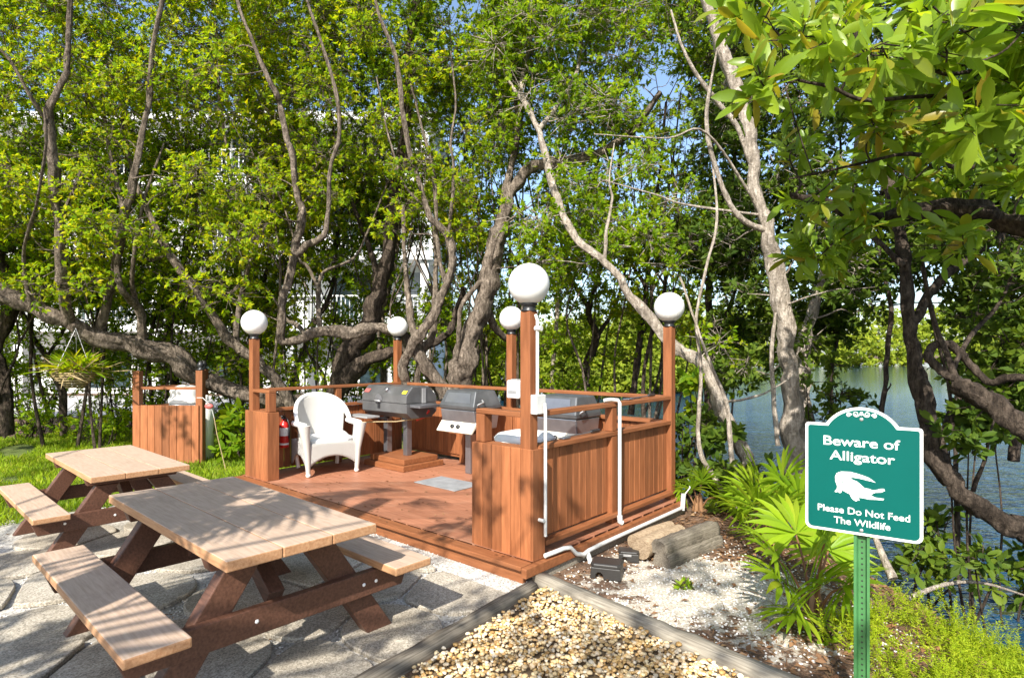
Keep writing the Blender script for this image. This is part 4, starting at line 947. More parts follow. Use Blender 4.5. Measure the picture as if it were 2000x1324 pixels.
tF.limb([(985,410,8.8), (1000,330,9.0), (1012,250,9.1), (1008,150,9.1), (1025,40,9.1), (1030,-80,9.1)], .09, .03)
tF.limb([(958,530,8.8), (905,590,8.6), (897,640,8.6), (893,700,8.7)], .045, .04)
tF.limb([(955,545,8.8), (965,480,8.5), (985,440,8.4), (1010,420,8.3), (1040,400,8.2)], .03, .012)
tF.limb([(945,600,8.8), (985,660,9.3), (1000,640,9.6), (1040,560,9.8)], .08, .03)
tG = Tree('leaning_tree', 'long pale trunk leaning across behind the water side corner lamp', M_barkpale, M_leafB)
tG.limb([(1490,960,6.7), (1455,895,6.7), (1425,835,6.75), (1395,770,6.8), (1370,712,6.85), (1335,690,6.9), (1295,650,7.0), (1240,590,7.1), (1192,525,7.2), (1130,472,7.3), (1098,415,7.4), (1078,350,7.4), (1062,290,7.6), (1050,250,7.9), (1025,200,8.4), (1018,165,8.7), (1040,60,9.2), (1060,-80,9.4)], .10, .03, 10)
tG.limb([(1052,255,7.9), (1095,195,8.4), (1130,130,8.8), (1135,40,9.2), (1120,-60,9.4)], .05, .02)
tG.limb([(1180,515,7.2), (1185,450,7.2), (1195,390,7.2), (1190,350,7.2), (1200,280,7.3)], .03, .01)
tG.limb([(1022,200,8.4), (990,150,8.8), (960,80,9.2), (950,-40,9.4)], .035, .012)
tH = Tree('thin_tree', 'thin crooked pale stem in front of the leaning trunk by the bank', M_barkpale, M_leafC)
tH.limb([(1450,1005,6.0), (1425,975,6.0), (1395,930,6.0), (1367,880,6.0), (1365,800,6.05), (1370,720,6.1), (1360,620,6.2), (1380,520,6.3), (1400,430,6.4), (1390,300,6.4)], .04, .012)
tH.limb([(1470,1000,5.9), (1440,940,5.9), (1425,860,5.9), (1418,785,5.9), (1385,705,5.9), (1362,640,6.0), (1340,575,6.0), (1328,540,6.0)], .035, .012)
tH.limb([(1418,785,5.9), (1460,778,6.0), (1500,765,6.1), (1540,740,6.3)], .02, .008)
tH.limb([(1450,1010,6.1), (1420,990,6.2), (1400,1000,6.2)], .04, .02)
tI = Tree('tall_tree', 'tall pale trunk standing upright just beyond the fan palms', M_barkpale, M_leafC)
tI.limb([(1560,985,6.6), (1553,900,6.6), (1548,850,6.6), (1545,760,6.6), (1536,680,6.6), (1527,600,6.6), (1513,520,6.6), (1500,460,6.6), (1478,380,6.6), (1466,280,6.6), (1448,200,6.6), (1415,110,6.6), (1380,0,6.6), (1350,-100,6.6)], .14, .06, 12)
tI.limb([(1560,930,6.9), (1572,820,7.0), (1565,730,7.1), (1578,640,7.2), (1605,550,7.3), (1620,470,7.4), (1660,380,7.5), (1680,250,7.5)], .13, .04, 10)
tI.limb([(1520,870,6.4), (1512,780,6.4), (1508,680,6.4), (1515,610,6.4)], .035, .022)
tI.limb([(1495,450,6.6), (1440,420,6.5), (1400,340,6.4), (1380,230,6.3), (1400,100,6.3)], .05, .015)
tI.limb([(1470,330,6.6), (1440,250,6.5), (1395,190,6.4), (1340,110,6.3), (1310,20,6.3)], .045, .015)
tI.limb([(1487,420,6.6), (1340,400,6.3), (1280,380,6.1), (1170,350,6.0)], .02, .006)
tI.limb([(1480,400,6.6), (1380,260,6.2), (1300,270,6.0), (1160,262,5.9)], .02, .006)
tJ = Tree('riverside_tree', 'dark heavy tree leaning over the water behind the green sign', M_barkdark, M_leafC)
tJ.limb([(3.05,1.4,-.4,0), (3.7,2.2,-.1,0), (4.3,3.4,.08,0), (2100,1075,4.5), (2000,1035,4.55), (1920,1000,4.6), (1865,950,4.65), (1830,905,4.7), (1815,850,4.75), (1805,780,4.8), (1787,710,4.85), (1776,640,4.9), (1772,560,5.0), (1760,470,5.1), (1740,380,5.1), (1720,280,5.1), (1690,150,5.1), (1670,20,5.1)], .125, .04, 12)
tJ.limb([(1778,640,4.9), (1820,570,5.0), (1870,520,5.1), (1930,480,5.2), (2000,420,5.3), (2080,330,5.4)], .06, .02)
tJ.limb([(1900,990,4.8), (1850,920,5.0), (1840,860,5.2), (1865,790,5.3), (1880,740,5.3)], .07, .03)
tJ.limb([(1765,520,5.0), (1700,460,5.2), (1640,440,5.4), (1580,430,5.6)], .03, .01)
tJ.limb([(1870,1100,4.9), (1870,960,5.0), (1862,850,5.1), (1850,740,5.1), (1820,620,5.1), (1800,520,5.2)], .03, .012)
tJ.limb([(1900,960,4.6), (1925,890,4.6), (1935,840,4.6), (1950,800,4.6)], .018, .008)
tK = Tree('overhanging_tree', 'dark branch reaching in over the water with a looping limb', M_barkdark, M_leafC)
tK.limb([(3.3,1.1,-.35,0), (4.0,1.8,.1,0), (4.5,2.9,.42,0), (2150,920,3.95), (2000,835,4.0), (1950,795,4.05), (1900,765,4.1), (1868,752,4.15)], .115, .07, 12)
tK.limb([(1900,765,4.1), (1870,740,4.2), (1838,725,4.3), (1815,695,4.35), (1825,672,4.4), (1862,675,4.4), (1890,705,4.4), (1930,745,4.3), (1965,738,4.2), (2010,735,4.1)], .04, .03, 9)
tK.limb([(1868,752,4.2), (1850,690,4.3), (1830,640,4.4), (1815,580,4.5), (1800,500,4.6)], .03, .012)
tK.limb([(1855,730,4.3), (1900,650,4.5), (1960,580,4.7), (1990,480,4.8)], .025, .01)
tL = Tree('sapling', 'thin dark leafless stem standing in the shallows above the sign', M_barkdark, M_leafC)
tL.limb([(1715,860,6.4), (1724,800,6.4), (1730,740,6.4), (1733,680,6.4), (1740,600,6.4), (1728,540,6.4), (1715,470,6.4), (1725,350,6.4)], .04, .02)
tL.limb([(1727,770,6.4), (1738,755,6.4), (1740,748,6.4)], .012, .008, 6)
tM = Tree('glossy_tree', 'big leaved tree reaching in overhead with glossy rosettes', M_barkdark, M_leafD)
tM.limb([(3.4, .5, -.35, 0), (3.95, 1.2, .6, 0), (4.0, 2.1, 1.5, 0), (3.6, 2.9, 2.2, 0)], .17, .13, 12)
tM.limb([(3.6, 2.9, 2.2, 0), P(1990,440,3.9).tolist()+[0], P(1900,408,3.9).tolist()+[0], P(1800,412,4.0).tolist()+[0], P(1700,428,4.1).tolist()+[0], P(1600,392,4.2).tolist()+[0], P(1540,380,4.2).tolist()+[0]], .10, .03, 10)
tM.limb([(3.6, 2.9, 2.2, 0), P(2080,300,3.4).tolist()+[0], P(1990,180,3.2).tolist()+[0], P(1960,60,3.1).tolist()+[0], P(1940,-120,3.0).tolist()+[0]], .06, .02)
tM.limb([P(1990,200,3.2).tolist()+[0], P(1900,190,3.0).tolist()+[0], P(1790,190,2.9).tolist()+[0], P(1690,196,2.8).tolist()+[0], P(1620,170,2.75).tolist()+[0], P(1560,158,2.7).tolist()+[0]], .02, .008, 7)
tM.limb([P(1985,160,3.2).tolist()+[0], P(1920,140,3.0).tolist()+[0], P(1850,145,2.8).tolist()+[0], P(1800,130,2.7).tolist()+[0], P(1720,100,2.6).tolist()+[0]], .016, .007, 7)
tM.limb([P(1960,60,3.1).tolist()+[0], P(1900,50,2.8).tolist()+[0], P(1850,40,2.5).tolist()+[0]], .014, .007, 7)
tM.limb([P(1980,300,3.5).tolist()+[0], P(1880,330,3.5).tolist()+[0], P(1780,300,3.4).tolist()+[0], P(1680,320,3.4).tolist()+[0], P(1540,350,3.4).tolist()+[0]], .02, .007, 7)
# slim trees further back
BACK = [('slim pale stem behind the fence in line with the tallest lamp', M_barkpale, M_leafB, [(1078,770,10.5), (1082,680,10.5), (1088,600,10.5), (1095,520,10.5), (1110,440,10.5), (1100,300,10.4)], .065),
 ('dark crooked tree in front of the far green shore beyond the gas grill', M_barkdark, M_leafB, [(1150,780,11), (1145,720,11), (1165,660,11), (1150,600,11), (1180,500,11), (1200,380,10.8), (1220,250,10.6)], .10),
 ('dark slim stem at the water edge left of the corner lamp', M_barkdark, M_leafB, [(1232,810,10), (1240,740,10), (1250,660,10), (1262,560,10), (1270,450,9.8), (1290,330,9.6), (1300,200,9.4)], .075),
 ('dark slim stem nearest the corner lamp at the water edge', M_barkdark, M_leafC, [(1258,820,9.4), (1256,740,9.4), (1270,660,9.4), (1300,560,9.4), (1290,460,9.3), (1310,350,9.2), (1330,180,9)], .05),
 ('dark tree seen between the leaning trunk and the tall pale trunk', M_barkdark, M_leafC, [(1385,860,8.6), (1383,760,8.6), (1390,660,8.6), (1385,560,8.6), (1405,460,8.6), (1430,350,8.5), (1440,200,8.4)], .085),
 ('dark tree at the edge of the thicket beyond the hanging basket', M_barkdark, M_leafB, [(10,850,9.6), (5,760,9.6), (-10,680,9.6), (15,600,9.6), (0,480,9.5), (-30,340,9.4), (-20,200,9.2)], .16),
 ('dark forked tree below the leaning trunk near the hanging basket', M_barkdark, M_leafB, [(125,850,10.8), (120,760,10.8), (90,700,10.8), (60,640,10.8), (80,540,10.8), (70,420,10.7)], .085),
 ('dark tree in the shade behind the bin screen', M_barkdark, M_leafB, [(345,840,11.5), (340,740,11.5), (330,640,11.5), (350,540,11.5), (380,420,11.4), (400,280,11.3)], .10),
 ('dark tree in the thicket behind the wicker chair', M_barkdark, M_leafB, [(560,800,11), (585,710,11), (610,640,11), (650,560,11.1), (660,450,11.2), (690,320,11.2)], .085),
 ('upright grey tree behind the lamp at the back of the box grill', M_bark, M_leafB, [(752,820,10.6), (748,720,10.6), (745,620,10.6), (770,520,10.6), (780,400,10.5), (760,260,10.5)], .08),
 ('dark tree between the forked tree and the middle lamp', M_barkdark, M_leafB, [(1010,790,11.5), (1000,700,11.5), (1020,600,11.5), (1060,500,11.4), (1080,380,11.2), (1100,200,11)], .09),
 ('dark tree against the bright water beyond the sign', M_barkdark, M_leafC, [(1650,900,8.2), (1620,760,8.2), (1640,640,8.2), (1670,540,8.2), (1650,420,8.1), (1640,250,8)], .05),
 ('dark tree over the water at the far end of the bank', M_barkdark, M_leafC, [(1980,900,6.8), (1990,760,6.8), (1960,640,6.8), (1980,520,6.8), (1940,380,6.7), (1900,200,6.6)], .07)]
for lab, bk, lf, pts, r in BACK:
    t = Tree('thicket_tree', lab, bk, lf); t.limb(pts, r, r*.3)
    for j in range(2):
        i = 2+j; q = pts[i]; sgn = (-1)**j
        t.limb([q, (q[0]+sgn*35, q[1]-60, q[2]+.2), (q[0]+sgn*60, q[1]-150, q[2]+.3), (q[0]+sgn*75, q[1]-260, q[2]+.2)], r*.5, r*.15)

for i in range(74):
    px = (rng.uniform(-20, 1010) if i < 36 else rng.uniform(420, 1010)) if i < 62 else rng.uniform(1050, 1480); d = rng.uniform(9.3, 12.5); y0 = HY+HC*F/d; t = min((q for q in TREES if q not in (tM, tL, tJ, tK) and (i < 46 or q.bark is M_bark)), key=lambda q: abs(q.base[0]-P(px, y0, d)[0])+abs(q.base[1]-d)*.5)
    lean = rng.normal(0, 60); pts = [(px, y0, d)]; top = rng.uniform(60, 420); r_ = rng.uniform(.018, .042)
    for f in (.25, .45, .65, .82, 1): pts.append((px+lean*f+rng.normal(0, 16), y0+(top-y0)*f, d+rng.normal(0, .12)))
    if 540 < px < 1000 and d < 9.7: continue
    t.limb(pts, r_, .007, 7); v_ = t.vis.pop()
    q = pts[2]; s1 = 1 if rng.random() < .5 else -1; t.limb([q, (q[0]+s1*25, q[1]-50, q[2]), (q[0]+s1*60, q[1]-130, q[2]+.1), (q[0]+s1*70, q[1]-240, q[2])], r_*.6, .006, 6); t.vis.pop()

# ---- crowns: clump centres through the volume the canopy fills, given to the nearest tree
GAPS = [(1020,370,45,.1), (905,5,60,.15), (450,312,42,.1), (640,560,45,.3), (700,590,40,.3), (820,505,45,.12), (600,600,40,.3), (560,400,30,.4), (940,350,35,.4), (830,555,40,.25), (660,350,25,.5),
        (1270,120,55,.3), (1340,190,60,.35), (1330,300,60,.35), (1260,250,50,.4), (1240,370,50,.35), (1390,560,50,.45), (1650,500,60,.5), (1420,320,40,.4), (385,57,15,0), (580,145,20,.2), (1180,300,40,.4),
        (60,660,60,.4), (150,640,60,.5), (290,560,30,.6), (1790,650,110,.12), (1700,670,60,.2), (1700,780,150,.05), (1890,660,40,.4), (1300,730,90,.35), (1150,700,70,.5), (1560,560,40,.5), (870,320,25,.5), (1500,560,30,.5)]
def keep_gap(px, py):
    k = np.ones(len(px))
    for gx, gy, gr, pr in GAPS: k = np.where(np.hypot(px-gx, py-gy) < gr, np.minimum(k, pr), k)
    return rng.random(len(px)) < k
REG = [(-300,520,-160,330,7.8,11.8,620,.5), (-300,520,330,580,7.3,12,430,.46), (-80,560,560,730,9.8,13.6,230,.42), (480,1010,-160,300,8.4,12.3,560,.48), (500,1010,300,470,8.2,12.6,290,.42), (500,1010,470,720,9.9,13.8,190,.4),
       (960,1470,-160,300,7.8,11.2,380,.48), (1000,1470,300,520,7.2,11.5,220,.44), (1010,1500,520,700,9.2,12.5,115,.4), (1400,1620,-160,340,7.1,9.5,80,.48), (1620,2100,-160,340,5.4,9,120,.48), (1400,1600,330,600,7.1,9.2,40,.42), (1600,2120,330,600,5.2,9,100,.42), (1880,2120,540,830,4.8,7.5,60,.32), (1500,1700,520,640,6.9,8.5,24,.36), (1380,1680,560,760,7.0,9,44,.38),
       (0,890,270,640,10.5,13.5,290,.45), (-900,-300,-200,600,6,10,70,.6), (-300,2100,-420,-160,10,13,150,.7), (2100,2700,-200,600,4.5,8,50,.55)]
allc = []
for x0, x1, y0, y1, d0, d1, n, r in REG:
    px = rng.uniform(x0, x1, n); py = rng.uniform(y0, y1, n); d = rng.uniform(d0, d1, n); k = keep_gap(px, py)
    for a, b, c in zip(px[k], py[k], d[k]):
            hide = False
            for t in TREES:
                if t.name in ('thicket_tree', 'glossy_tree'): continue
                for vx, vy, vd, vr in t.vis:
                    w = vr*F/vd+18; q = (np.hypot(vx-a, vy-b) < w+10) & (vd > c-.25) & (vy > 230)
                    if q.any(): hide = True
            if not hide or rng.random() < .38: allc.append((P(a, b, c), r))
main = [t for t in TREES if t is not tM and t is not tL]
for c, r in allc:
    best = None
    for t in main:
        if t.name == 'thicket_tree' and rng.random() < .25: continue
        sp = np.array([q for q, _ in t.samples[:]]) if not hasattr(t, 'sp') else t.sp
        t.sp = sp; d = np.linalg.norm(sp-c, axis=1).min()
        if best is None or d < best[0]: best = (d, t)
    best[1].clumps.append((c, r))
for t in TREES:
    crown = Acc(); base = t.base; z = height(np.array([base[0]]), np.array([base[1]]))[0]
    if not t.clumps and t not in (tM, tL):
        e = t.samples[-1][0]; t.clumps = [(e+rng.normal(0, .3, 3), .4) for _ in range(3)]
    t.clumps.sort(key=lambda q: min(np.linalg.norm(np.array([s for s, _ in t.samples])-q[0], axis=1)))
    for c, r in t.clumps: t.twig_to(c)
    tw = Acc() if False else t.wood
    if t.clumps:
        cs = np.array([c for c, _ in t.clumps]); rs = np.array([r for _, r in t.clumps])*rng.uniform(.75, 1.25, len(t.clumps))
        big = t.leaf is M_leafC
        clump_leaves(crown, tw, cs, rs, 26, 10, .088 if big else .070, .040 if big else .033)
    if t is tM:
        cs = np.concatenate([[P(rng.uniform(1440, 2080), rng.uniform(-100, 60), rng.uniform(2.5, 3.8)) for _ in range(14)], [P(rng.uniform(1560, 2080), rng.uniform(60, 260), rng.uniform(2.6, 4.0)) for _ in range(24)],
             [P(rng.uniform(1480, 2050), rng.uniform(240, 420), rng.uniform(3.3, 4.6)) for _ in range(24)], [P(rng.uniform(1520, 1900), rng.uniform(400, 510), rng.uniform(3.6, 4.8)) for _ in range(12)],
             [P(*q) for q in ((1450,165,2.6), (1500,150,2.65), (1700,100,2.45), (1850,45,2.3), (1480,250,3.2), (1500,330,3.4), (1520,440,4.2), (1660,480,4.2), (1560,60,2.8))],
             [np.array((rng.uniform(3.4, 6), rng.uniform(1.2, 3.4), rng.uniform(2.6, 5))) for _ in range(12)]])
        vx, vy, vd, vr = tI.vis[0]; px_ = 1000+cs[:, 0]*F/cs[:, 1]; py_ = HY-(cs[:, 2]-HC)*F/cs[:, 1]
        cs = cs[[not ((np.hypot(vx-a, vy-b) < 75) & (vy > 215)).any() or c_[1] < 1.5 for a, b, c_ in zip(px_, py_, cs)]]
        for c in cs: t.twig_to(c)
        clump_leaves(crown, tw, cs, .21, 6, 9, .145, .047, up=.35, full=True, flat=.8, twig_r=.003, sunw=.45)
    if t is tL:
        clump_leaves(crown, tw, [P(1720, 430, 6.4), P(1730, 360, 6.4)], .3, 14, 7, .09, .038)
    root = empty(t.name, tuple(base), 0, t.label, 'tree', G_T)
    wo = t.wood.build('trunk', t.bark, root, True); wo.location = tuple(-base)
    co = crown.build('crown', t.leaf, root); co.location = tuple(-base)

# ---- bushes and undergrowth
def bush(label, cs, r, leaf, L, Wd, tips=18, per=7, name='bush', full=False, group='bushes under the trees'):
    cs = np.array(cs, float); base = cs.mean(0); base[2] = height(np.array([base[0]]), np.array([base[1]]))[0]
    root = empty(name, tuple(base), 0, label, 'bush', group); w = Acc(); f = Acc()
    for c in cs:
        b0 = base+np.array((rng.normal(0, .12), rng.normal(0, .12), -.05)); np_tube(w, catmull([b0, b0*.5+c*.5+rng.normal(0, .06, 3), c], 4), np.linspace(.014, .005, 9), 5)
    clump_leaves(f, w, cs, r, tips, per, L, Wd, full=full); w.build('stem', M_barkdark, root, True).location = tuple(-base); f.build('foliage', leaf, root).location = tuple(-base)
def around(px, py, d, sx, sy, sd, n): return [P(px+rng.uniform(-sx, sx), py+rng.uniform(-sy, sy), d+rng.uniform(-sd, sd)) for _ in range(n)]
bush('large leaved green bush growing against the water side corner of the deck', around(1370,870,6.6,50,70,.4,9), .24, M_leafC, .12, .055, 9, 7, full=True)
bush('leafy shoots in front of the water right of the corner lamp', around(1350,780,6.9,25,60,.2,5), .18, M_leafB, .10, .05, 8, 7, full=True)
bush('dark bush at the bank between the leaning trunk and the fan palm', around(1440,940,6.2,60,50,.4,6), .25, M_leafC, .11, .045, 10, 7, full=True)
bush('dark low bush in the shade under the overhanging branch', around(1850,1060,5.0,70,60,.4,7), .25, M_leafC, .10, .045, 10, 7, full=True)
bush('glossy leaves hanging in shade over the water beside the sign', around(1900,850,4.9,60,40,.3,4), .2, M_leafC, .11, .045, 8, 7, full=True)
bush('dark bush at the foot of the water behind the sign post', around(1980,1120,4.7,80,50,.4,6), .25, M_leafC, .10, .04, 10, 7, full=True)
bush('green bush left of the sign at the foot of the tall pale trunk', around(1620,760,6.8,50,60,.3,6), .26, M_leafC, .09, .04, 14, 7)
bush('broad leaved green plant beside the white tank', around(440,840,9.0,30,40,.3,7), .24, M_leafB, .16, .06, 7, 6, full=True)
bush('low green bush in the lawn border under the hanging basket', around(200,830,10.6,70,25,.4,9), .34, M_leafB, .10, .04, 14, 7)
bush('dark green bush in shade beyond the lawn at the thicket edge', around(60,820,10.8,60,35,.4,7), .34, M_leafB, .10, .04, 14, 7)
bush('green bush behind the fence between the chair and the box grill', around(640,730,10.4,70,40,.3,9), .34, M_leafB, .085, .036, 16, 7)
bush('green bush behind the back fence next to the forked tree', around(820,750,10.2,70,35,.3,7), .32, M_leafB, .085, .036, 16, 7)
bush('bright green bush in the thicket behind the bin screen', around(330,790,11.4,70,40,.4,10), .4, M_leafB, .09, .038, 16, 7)
bush('dark bush behind the tallest lamp at the back of the deck', around(1100,750,10.4,70,40,.4,8), .34, M_leafB, .085, .036, 16, 7)
bush('thicket bush with pale twigs behind the lamp next to the chair', around(520,700,10.6,60,60,.4,9), .38, M_leafB, .085, .036, 16, 7)
bush('shaded bush under the leaning trunk beside the road', around(240,720,11.6,60,40,.4,8), .36, M_leafB, .085, .036, 16, 7)
bush('dark thicket bush in front of the water near the middle lamp', around(960,720,11.2,60,40,.4,8), .36, M_leafB, .085, .036, 16, 7)

bush('dark leafy thicket at the back of the lawn below the white ground floor', around(70,760,12.0,90,60,.5,20), .42, M_leafB, .085, .036, 16, 7)
bush('dark leafy thicket behind the bin screen hiding the road', around(270,770,12.4,100,60,.5,20), .42, M_leafB, .085, .036, 16, 7)
bush('dark leafy thicket behind the yellow stake and white tank', around(450,760,11.4,70,60,.5,14), .40, M_leafB, .085, .036, 16, 7)
# ---- fan palms by the sign
def fan_leaf(acc, stem, base, hub, face, R0, nseg=22, spread=R(250), droop=.25, wide=.034):
    """base: petiole foot; hub: centre of the fan; face: direction the fan opens"""
    base = np.array(base, float); hub = np.array(hub, float); ax = nrm(np.array(face, float))
    np_tube(stem, catmull([base, base*.5+hub*.5+np.array((0, 0, .05)), hub], 5), np.linspace(.009, .006, 11), 6)
    side = nrm(np.cross(ax, np.array((0, 0, 1.0))+rng.normal(0, .25, 3))); nn = nrm(np.cross(side, ax)); 
    for k in range(nseg):
        a = -spread/2+spread*k/(nseg-1); d = ax*math.cos(a)+side*math.sin(a); s = nrm(np.cross(d, nn)); L = R0*(1-.25*abs(a)/(spread/2))*rng.uniform(.9, 1.05); w = L*wide*(1.25 if abs(a) < 2 else 1)
        rows = []
        for t, ww in ((.0, .15), (.35, 1.0), (.6, 1.05), (.82, .6), (1.0, .05)):
            c = hub+d*L*t-np.array((0, 0, 1))*L*droop*t**2.4+nn*.02*math.sin(k*1.5); rows += [c-s*w*ww+nn*w*.35*ww, c, c+s*w*ww+nn*w*.35*ww]
        f = [(r*3+q, r*3+q+1, r*3+q+4, r*3+q+3) for r in range(4) for q in range(2)]; acc.add(np.array(rows), np.array(f))
def fan_palm(label, loc, leaves, wide=.034):
    z = height(np.array([loc[0]]), np.array([loc[1]]))[0]; root = empty('fan_palm', (loc[0], loc[1], z), 0, label, 'palm', 'fan palms beside the sign'); f = Acc(); s = Acc()
    for az, el, L, R0 in leaves:
        d = np.array((math.cos(R(az))*math.cos(R(el)), math.sin(R(az))*math.cos(R(el)), math.sin(R(el)))); fd = d*.8+np.array((0, 0, -.15)); fan_leaf(f, s, d*.04, d*L, fd, R0, wide=wide)
    for q in range(5):
        a = q*1.3; np_tube(s, [(.05*math.cos(a), .05*math.sin(a), -.05), (.02*math.cos(a), .02*math.sin(a), .16)], [.03, .015], 6)
    s.build('stem', M_litter, root, True); f.build('fronds', M_palm, root)
fan_palm('fan palm whose wide leaf is crossed by the shadow of the sign', G(1590, 1205), [(250,50,.40,.36), (200,45,.34,.36), (160,58,.40,.36), (290,50,.34,.34), (90,62,.5,.40), (225,22,.26,.32), (265,74,.55,.38), (40,60,.42,.36)], wide=.046)
fan_palm('yellow green fan palm with raised narrow leaves nearest the leaning trunk', G(1515, 1080), [(200,62,.46,.40), (160,50,.40,.40), (250,60,.48,.40), (300,66,.52,.40), (110,62,.5,.40), (350,55,.46,.38), (225,38,.32,.34), (270,80,.62,.4), (180,76,.62,.42)])
fan_palm('small fan palm sprouting behind the timber stack by the bank', G(1470, 1010), [(200,50,.30,.30), (160,60,.34,.30), (260,55,.34,.30), (310,60,.3,.3), (100,70,.36,.3)])
fan_palm('small fan palm shoot at the end of the white pipe', np.array((1.92, 6.05, 0)), [(230,60,.30,.26), (270,70,.36,.26), (180,50,.28,.26), (310,40,.26,.26)])

# ---- grass, ground cover, litter
def scatter(n, x0, x1, y0, y1, fn):
    x = rng.uniform(x0, x1, n); y = rng.uniform(y0, y1, n); k = fn(x, y); return x[k], y[k]
def uvof(x, y): r = np.stack((x-A[0], y-A[1]), -1); return r@U, r@V
def lawn_ok(x, y):
    u, v = uvof(x, y); n = np.sin(x*2.1)*np.sin(y*1.7+x*.6)+.5*np.sin(x*5+y*4); return (u > 4.52+.1*np.sin(v*6)) & (y < 12.6) & (n > -.75+.8*np.clip((y-10.2)/2, 0, 1))
x, y = scatter(150000, -13, -2.2, 3.0, 12.6, lawn_ok); 
k = rng.random(len(x)) < np.clip(1.3-(y-5)*.07, .45, 1); x, y = x[k], y[k]; n = len(x)
b = np.stack((x, y, height(x, y)-.005), -1); d = nrm(np.stack((rng.normal(0, .55, n), rng.normal(0, .55, n), np.ones(n)), -1)); nn = nrm(np.cross(d, rng.normal(size=(n, 3))))
acc = Acc(); leaf_quads(acc, b, d, nn, rng.uniform(.04, .10, n)*(1+.02*y), rng.uniform(.007, .012, n)*(1+.05*y)); tag(acc.build('lawn_grass', M_grass), kind='stuff')
def cov_ok(x, y):
    s = shore_dist(x, y); px = 1000+x*F/np.maximum(y, .1); py = HY+HC*F/np.maximum(y, .1)
    return (s > .15) & (px > 1660+40*np.sin(y*7)) & (py > 1185+25*np.sin(x*9)) & (y > .8)
x, y = scatter(9000, .8, 3.6, .8, 4.2, cov_ok); k = np.sin(x*6.1+1)*np.sin(y*5.3)+.6*np.sin(x*13)*np.sin(y*11+2)+rng.normal(0, .35, len(x)) > -.45; x, y = x[k][:1700], y[k][:1700]; acc = Acc(); st = Acc(); n = len(x)
top = np.stack((x+rng.normal(0, .04, n), y+rng.normal(0, .04, n), height(x, y)+rng.uniform(.04, .13, n)+.10*np.clip(np.sin(x*7)*np.sin(y*6+1), 0, 1)), -1)
clump_leaves(acc, None, top-np.array((0, 0, .05)), .06, 9, 3, .030, .006, up=.6, sunw=.6)
pk = rng.choice(n, 950); px_, py_ = x[pk]+rng.normal(0, .05, 950), y[pk]+rng.normal(0, .05, 950); hh = rng.uniform(.10, .24, 950)*(1+.3*np.sin(px_*5+py_*4)); ln = rng.normal(0, .28, (950, 2))
m_ = 60; t_ = np.tile(np.linspace(.15, 1, m_), (950, 1)); bb = np.stack((px_[:, None]+ln[:, :1]*hh[:, None]*t_**1.6, py_[:, None]+ln[:, 1:]*hh[:, None]*t_**1.6, height(px_, py_)[:, None]+hh[:, None]*t_), -1).reshape(-1, 3)
aa = rng.uniform(0, 6.28, len(bb)); dd = nrm(np.stack((np.cos(aa), np.sin(aa), rng.uniform(.2, 1.0, len(bb))), -1)); nn = nrm(np.array((0, 0, 1.0))+SUNV*.6+rng.normal(0, .3, (len(bb), 3))); nn = nrm(nn-dd*np.sum(nn*dd, 1, keepdims=True))
leaf_quads(acc, bb, dd, nn, rng.uniform(.016, .036, len(bb))*(1.15-.6*t_.ravel()), rng.uniform(.0035, .006, len(bb)))
tag(acc.build('ground_cover', M_cover), kind='stuff')
def lit_ok(x, y):
    u, v = uvof(x, y); return (u < -.2) & ~inside(peb, x, y) & (shore_dist(x, y) > -.1)
x, y = scatter(26000, .3, 3.6, 1.2, 9, lit_ok); k = rng.random(len(x)) < np.clip(np.hypot((x-1.2)/.9, (y-4.05)/.75)-.45, .05, 1); x, y = x[k][:12000], y[k][:12000]
x2, y2 = scatter(6000, -9, -1, 9.0, 14, lambda a, b: (uvof(a, b)[1] > 2.4) | (b > 10.5)); x3, y3 = scatter(520, -5, .2, 2.3, 8, lambda a, b: a < 9)
x = np.concatenate((x, x2)); y = np.concatenate((y, y2)); n = len(x); acc = Acc()
b = np.stack((x, y, height(x, y)+rng.uniform(.006, .02, n)), -1); a = rng.uniform(0, 6.28, n); d = nrm(np.stack((np.cos(a), np.sin(a), rng.normal(0, .15, n)), -1)); nn = nrm(np.stack((rng.normal(0, .35, n), rng.normal(0, .35, n), np.ones(n)), -1)); nn = nrm(nn-d*np.sum(nn*d, 1, keepdims=True))
thin = rng.random(n) < .5; leaf_quads(acc, b, d, nn, np.where(thin, rng.uniform(.05, .13, n), rng.uniform(.03, .07, n)), np.where(thin, .005, rng.uniform(.014, .03, n)))
tag(acc.build('leaf_litter', M_litter), kind='stuff')
n = len(x3); u3, v3 = uvof(x3, y3); z3 = np.where((u3 > -.1) & (u3 < 4.4) & (v3 > -.2), DZ, 0)+.008; b = np.stack((x3, y3, z3), -1); a = rng.uniform(0, 6.28, n); d = np.stack((np.cos(a), np.sin(a), 0*a), -1); nn = nrm(np.stack((rng.normal(0, .3, n), rng.normal(0, .3, n), np.ones(n)), -1)); nn = nrm(nn-d*np.sum(nn*d, 1, keepdims=True))
acc = Acc(); leaf_quads(acc, b, d, nn, rng.uniform(.02, .05, n), rng.uniform(.010, .02, n)); tag(acc.build('fallen_leaves', M_litter), kind='stuff')
# small weeds in the shells
for (px, py, lab) in ((1330,1150,'tiny green weed growing out of the white shells'), (1610,1255,'small green weed in the leaf litter left of the sign post')):
    c = G(px, py); bush(lab, [c+np.array((0, 0, .03)), c+np.array((.05, .02, .03))], .05, M_palm, .045, .02, 5, 5, name='weed', group='weeds in the sand')
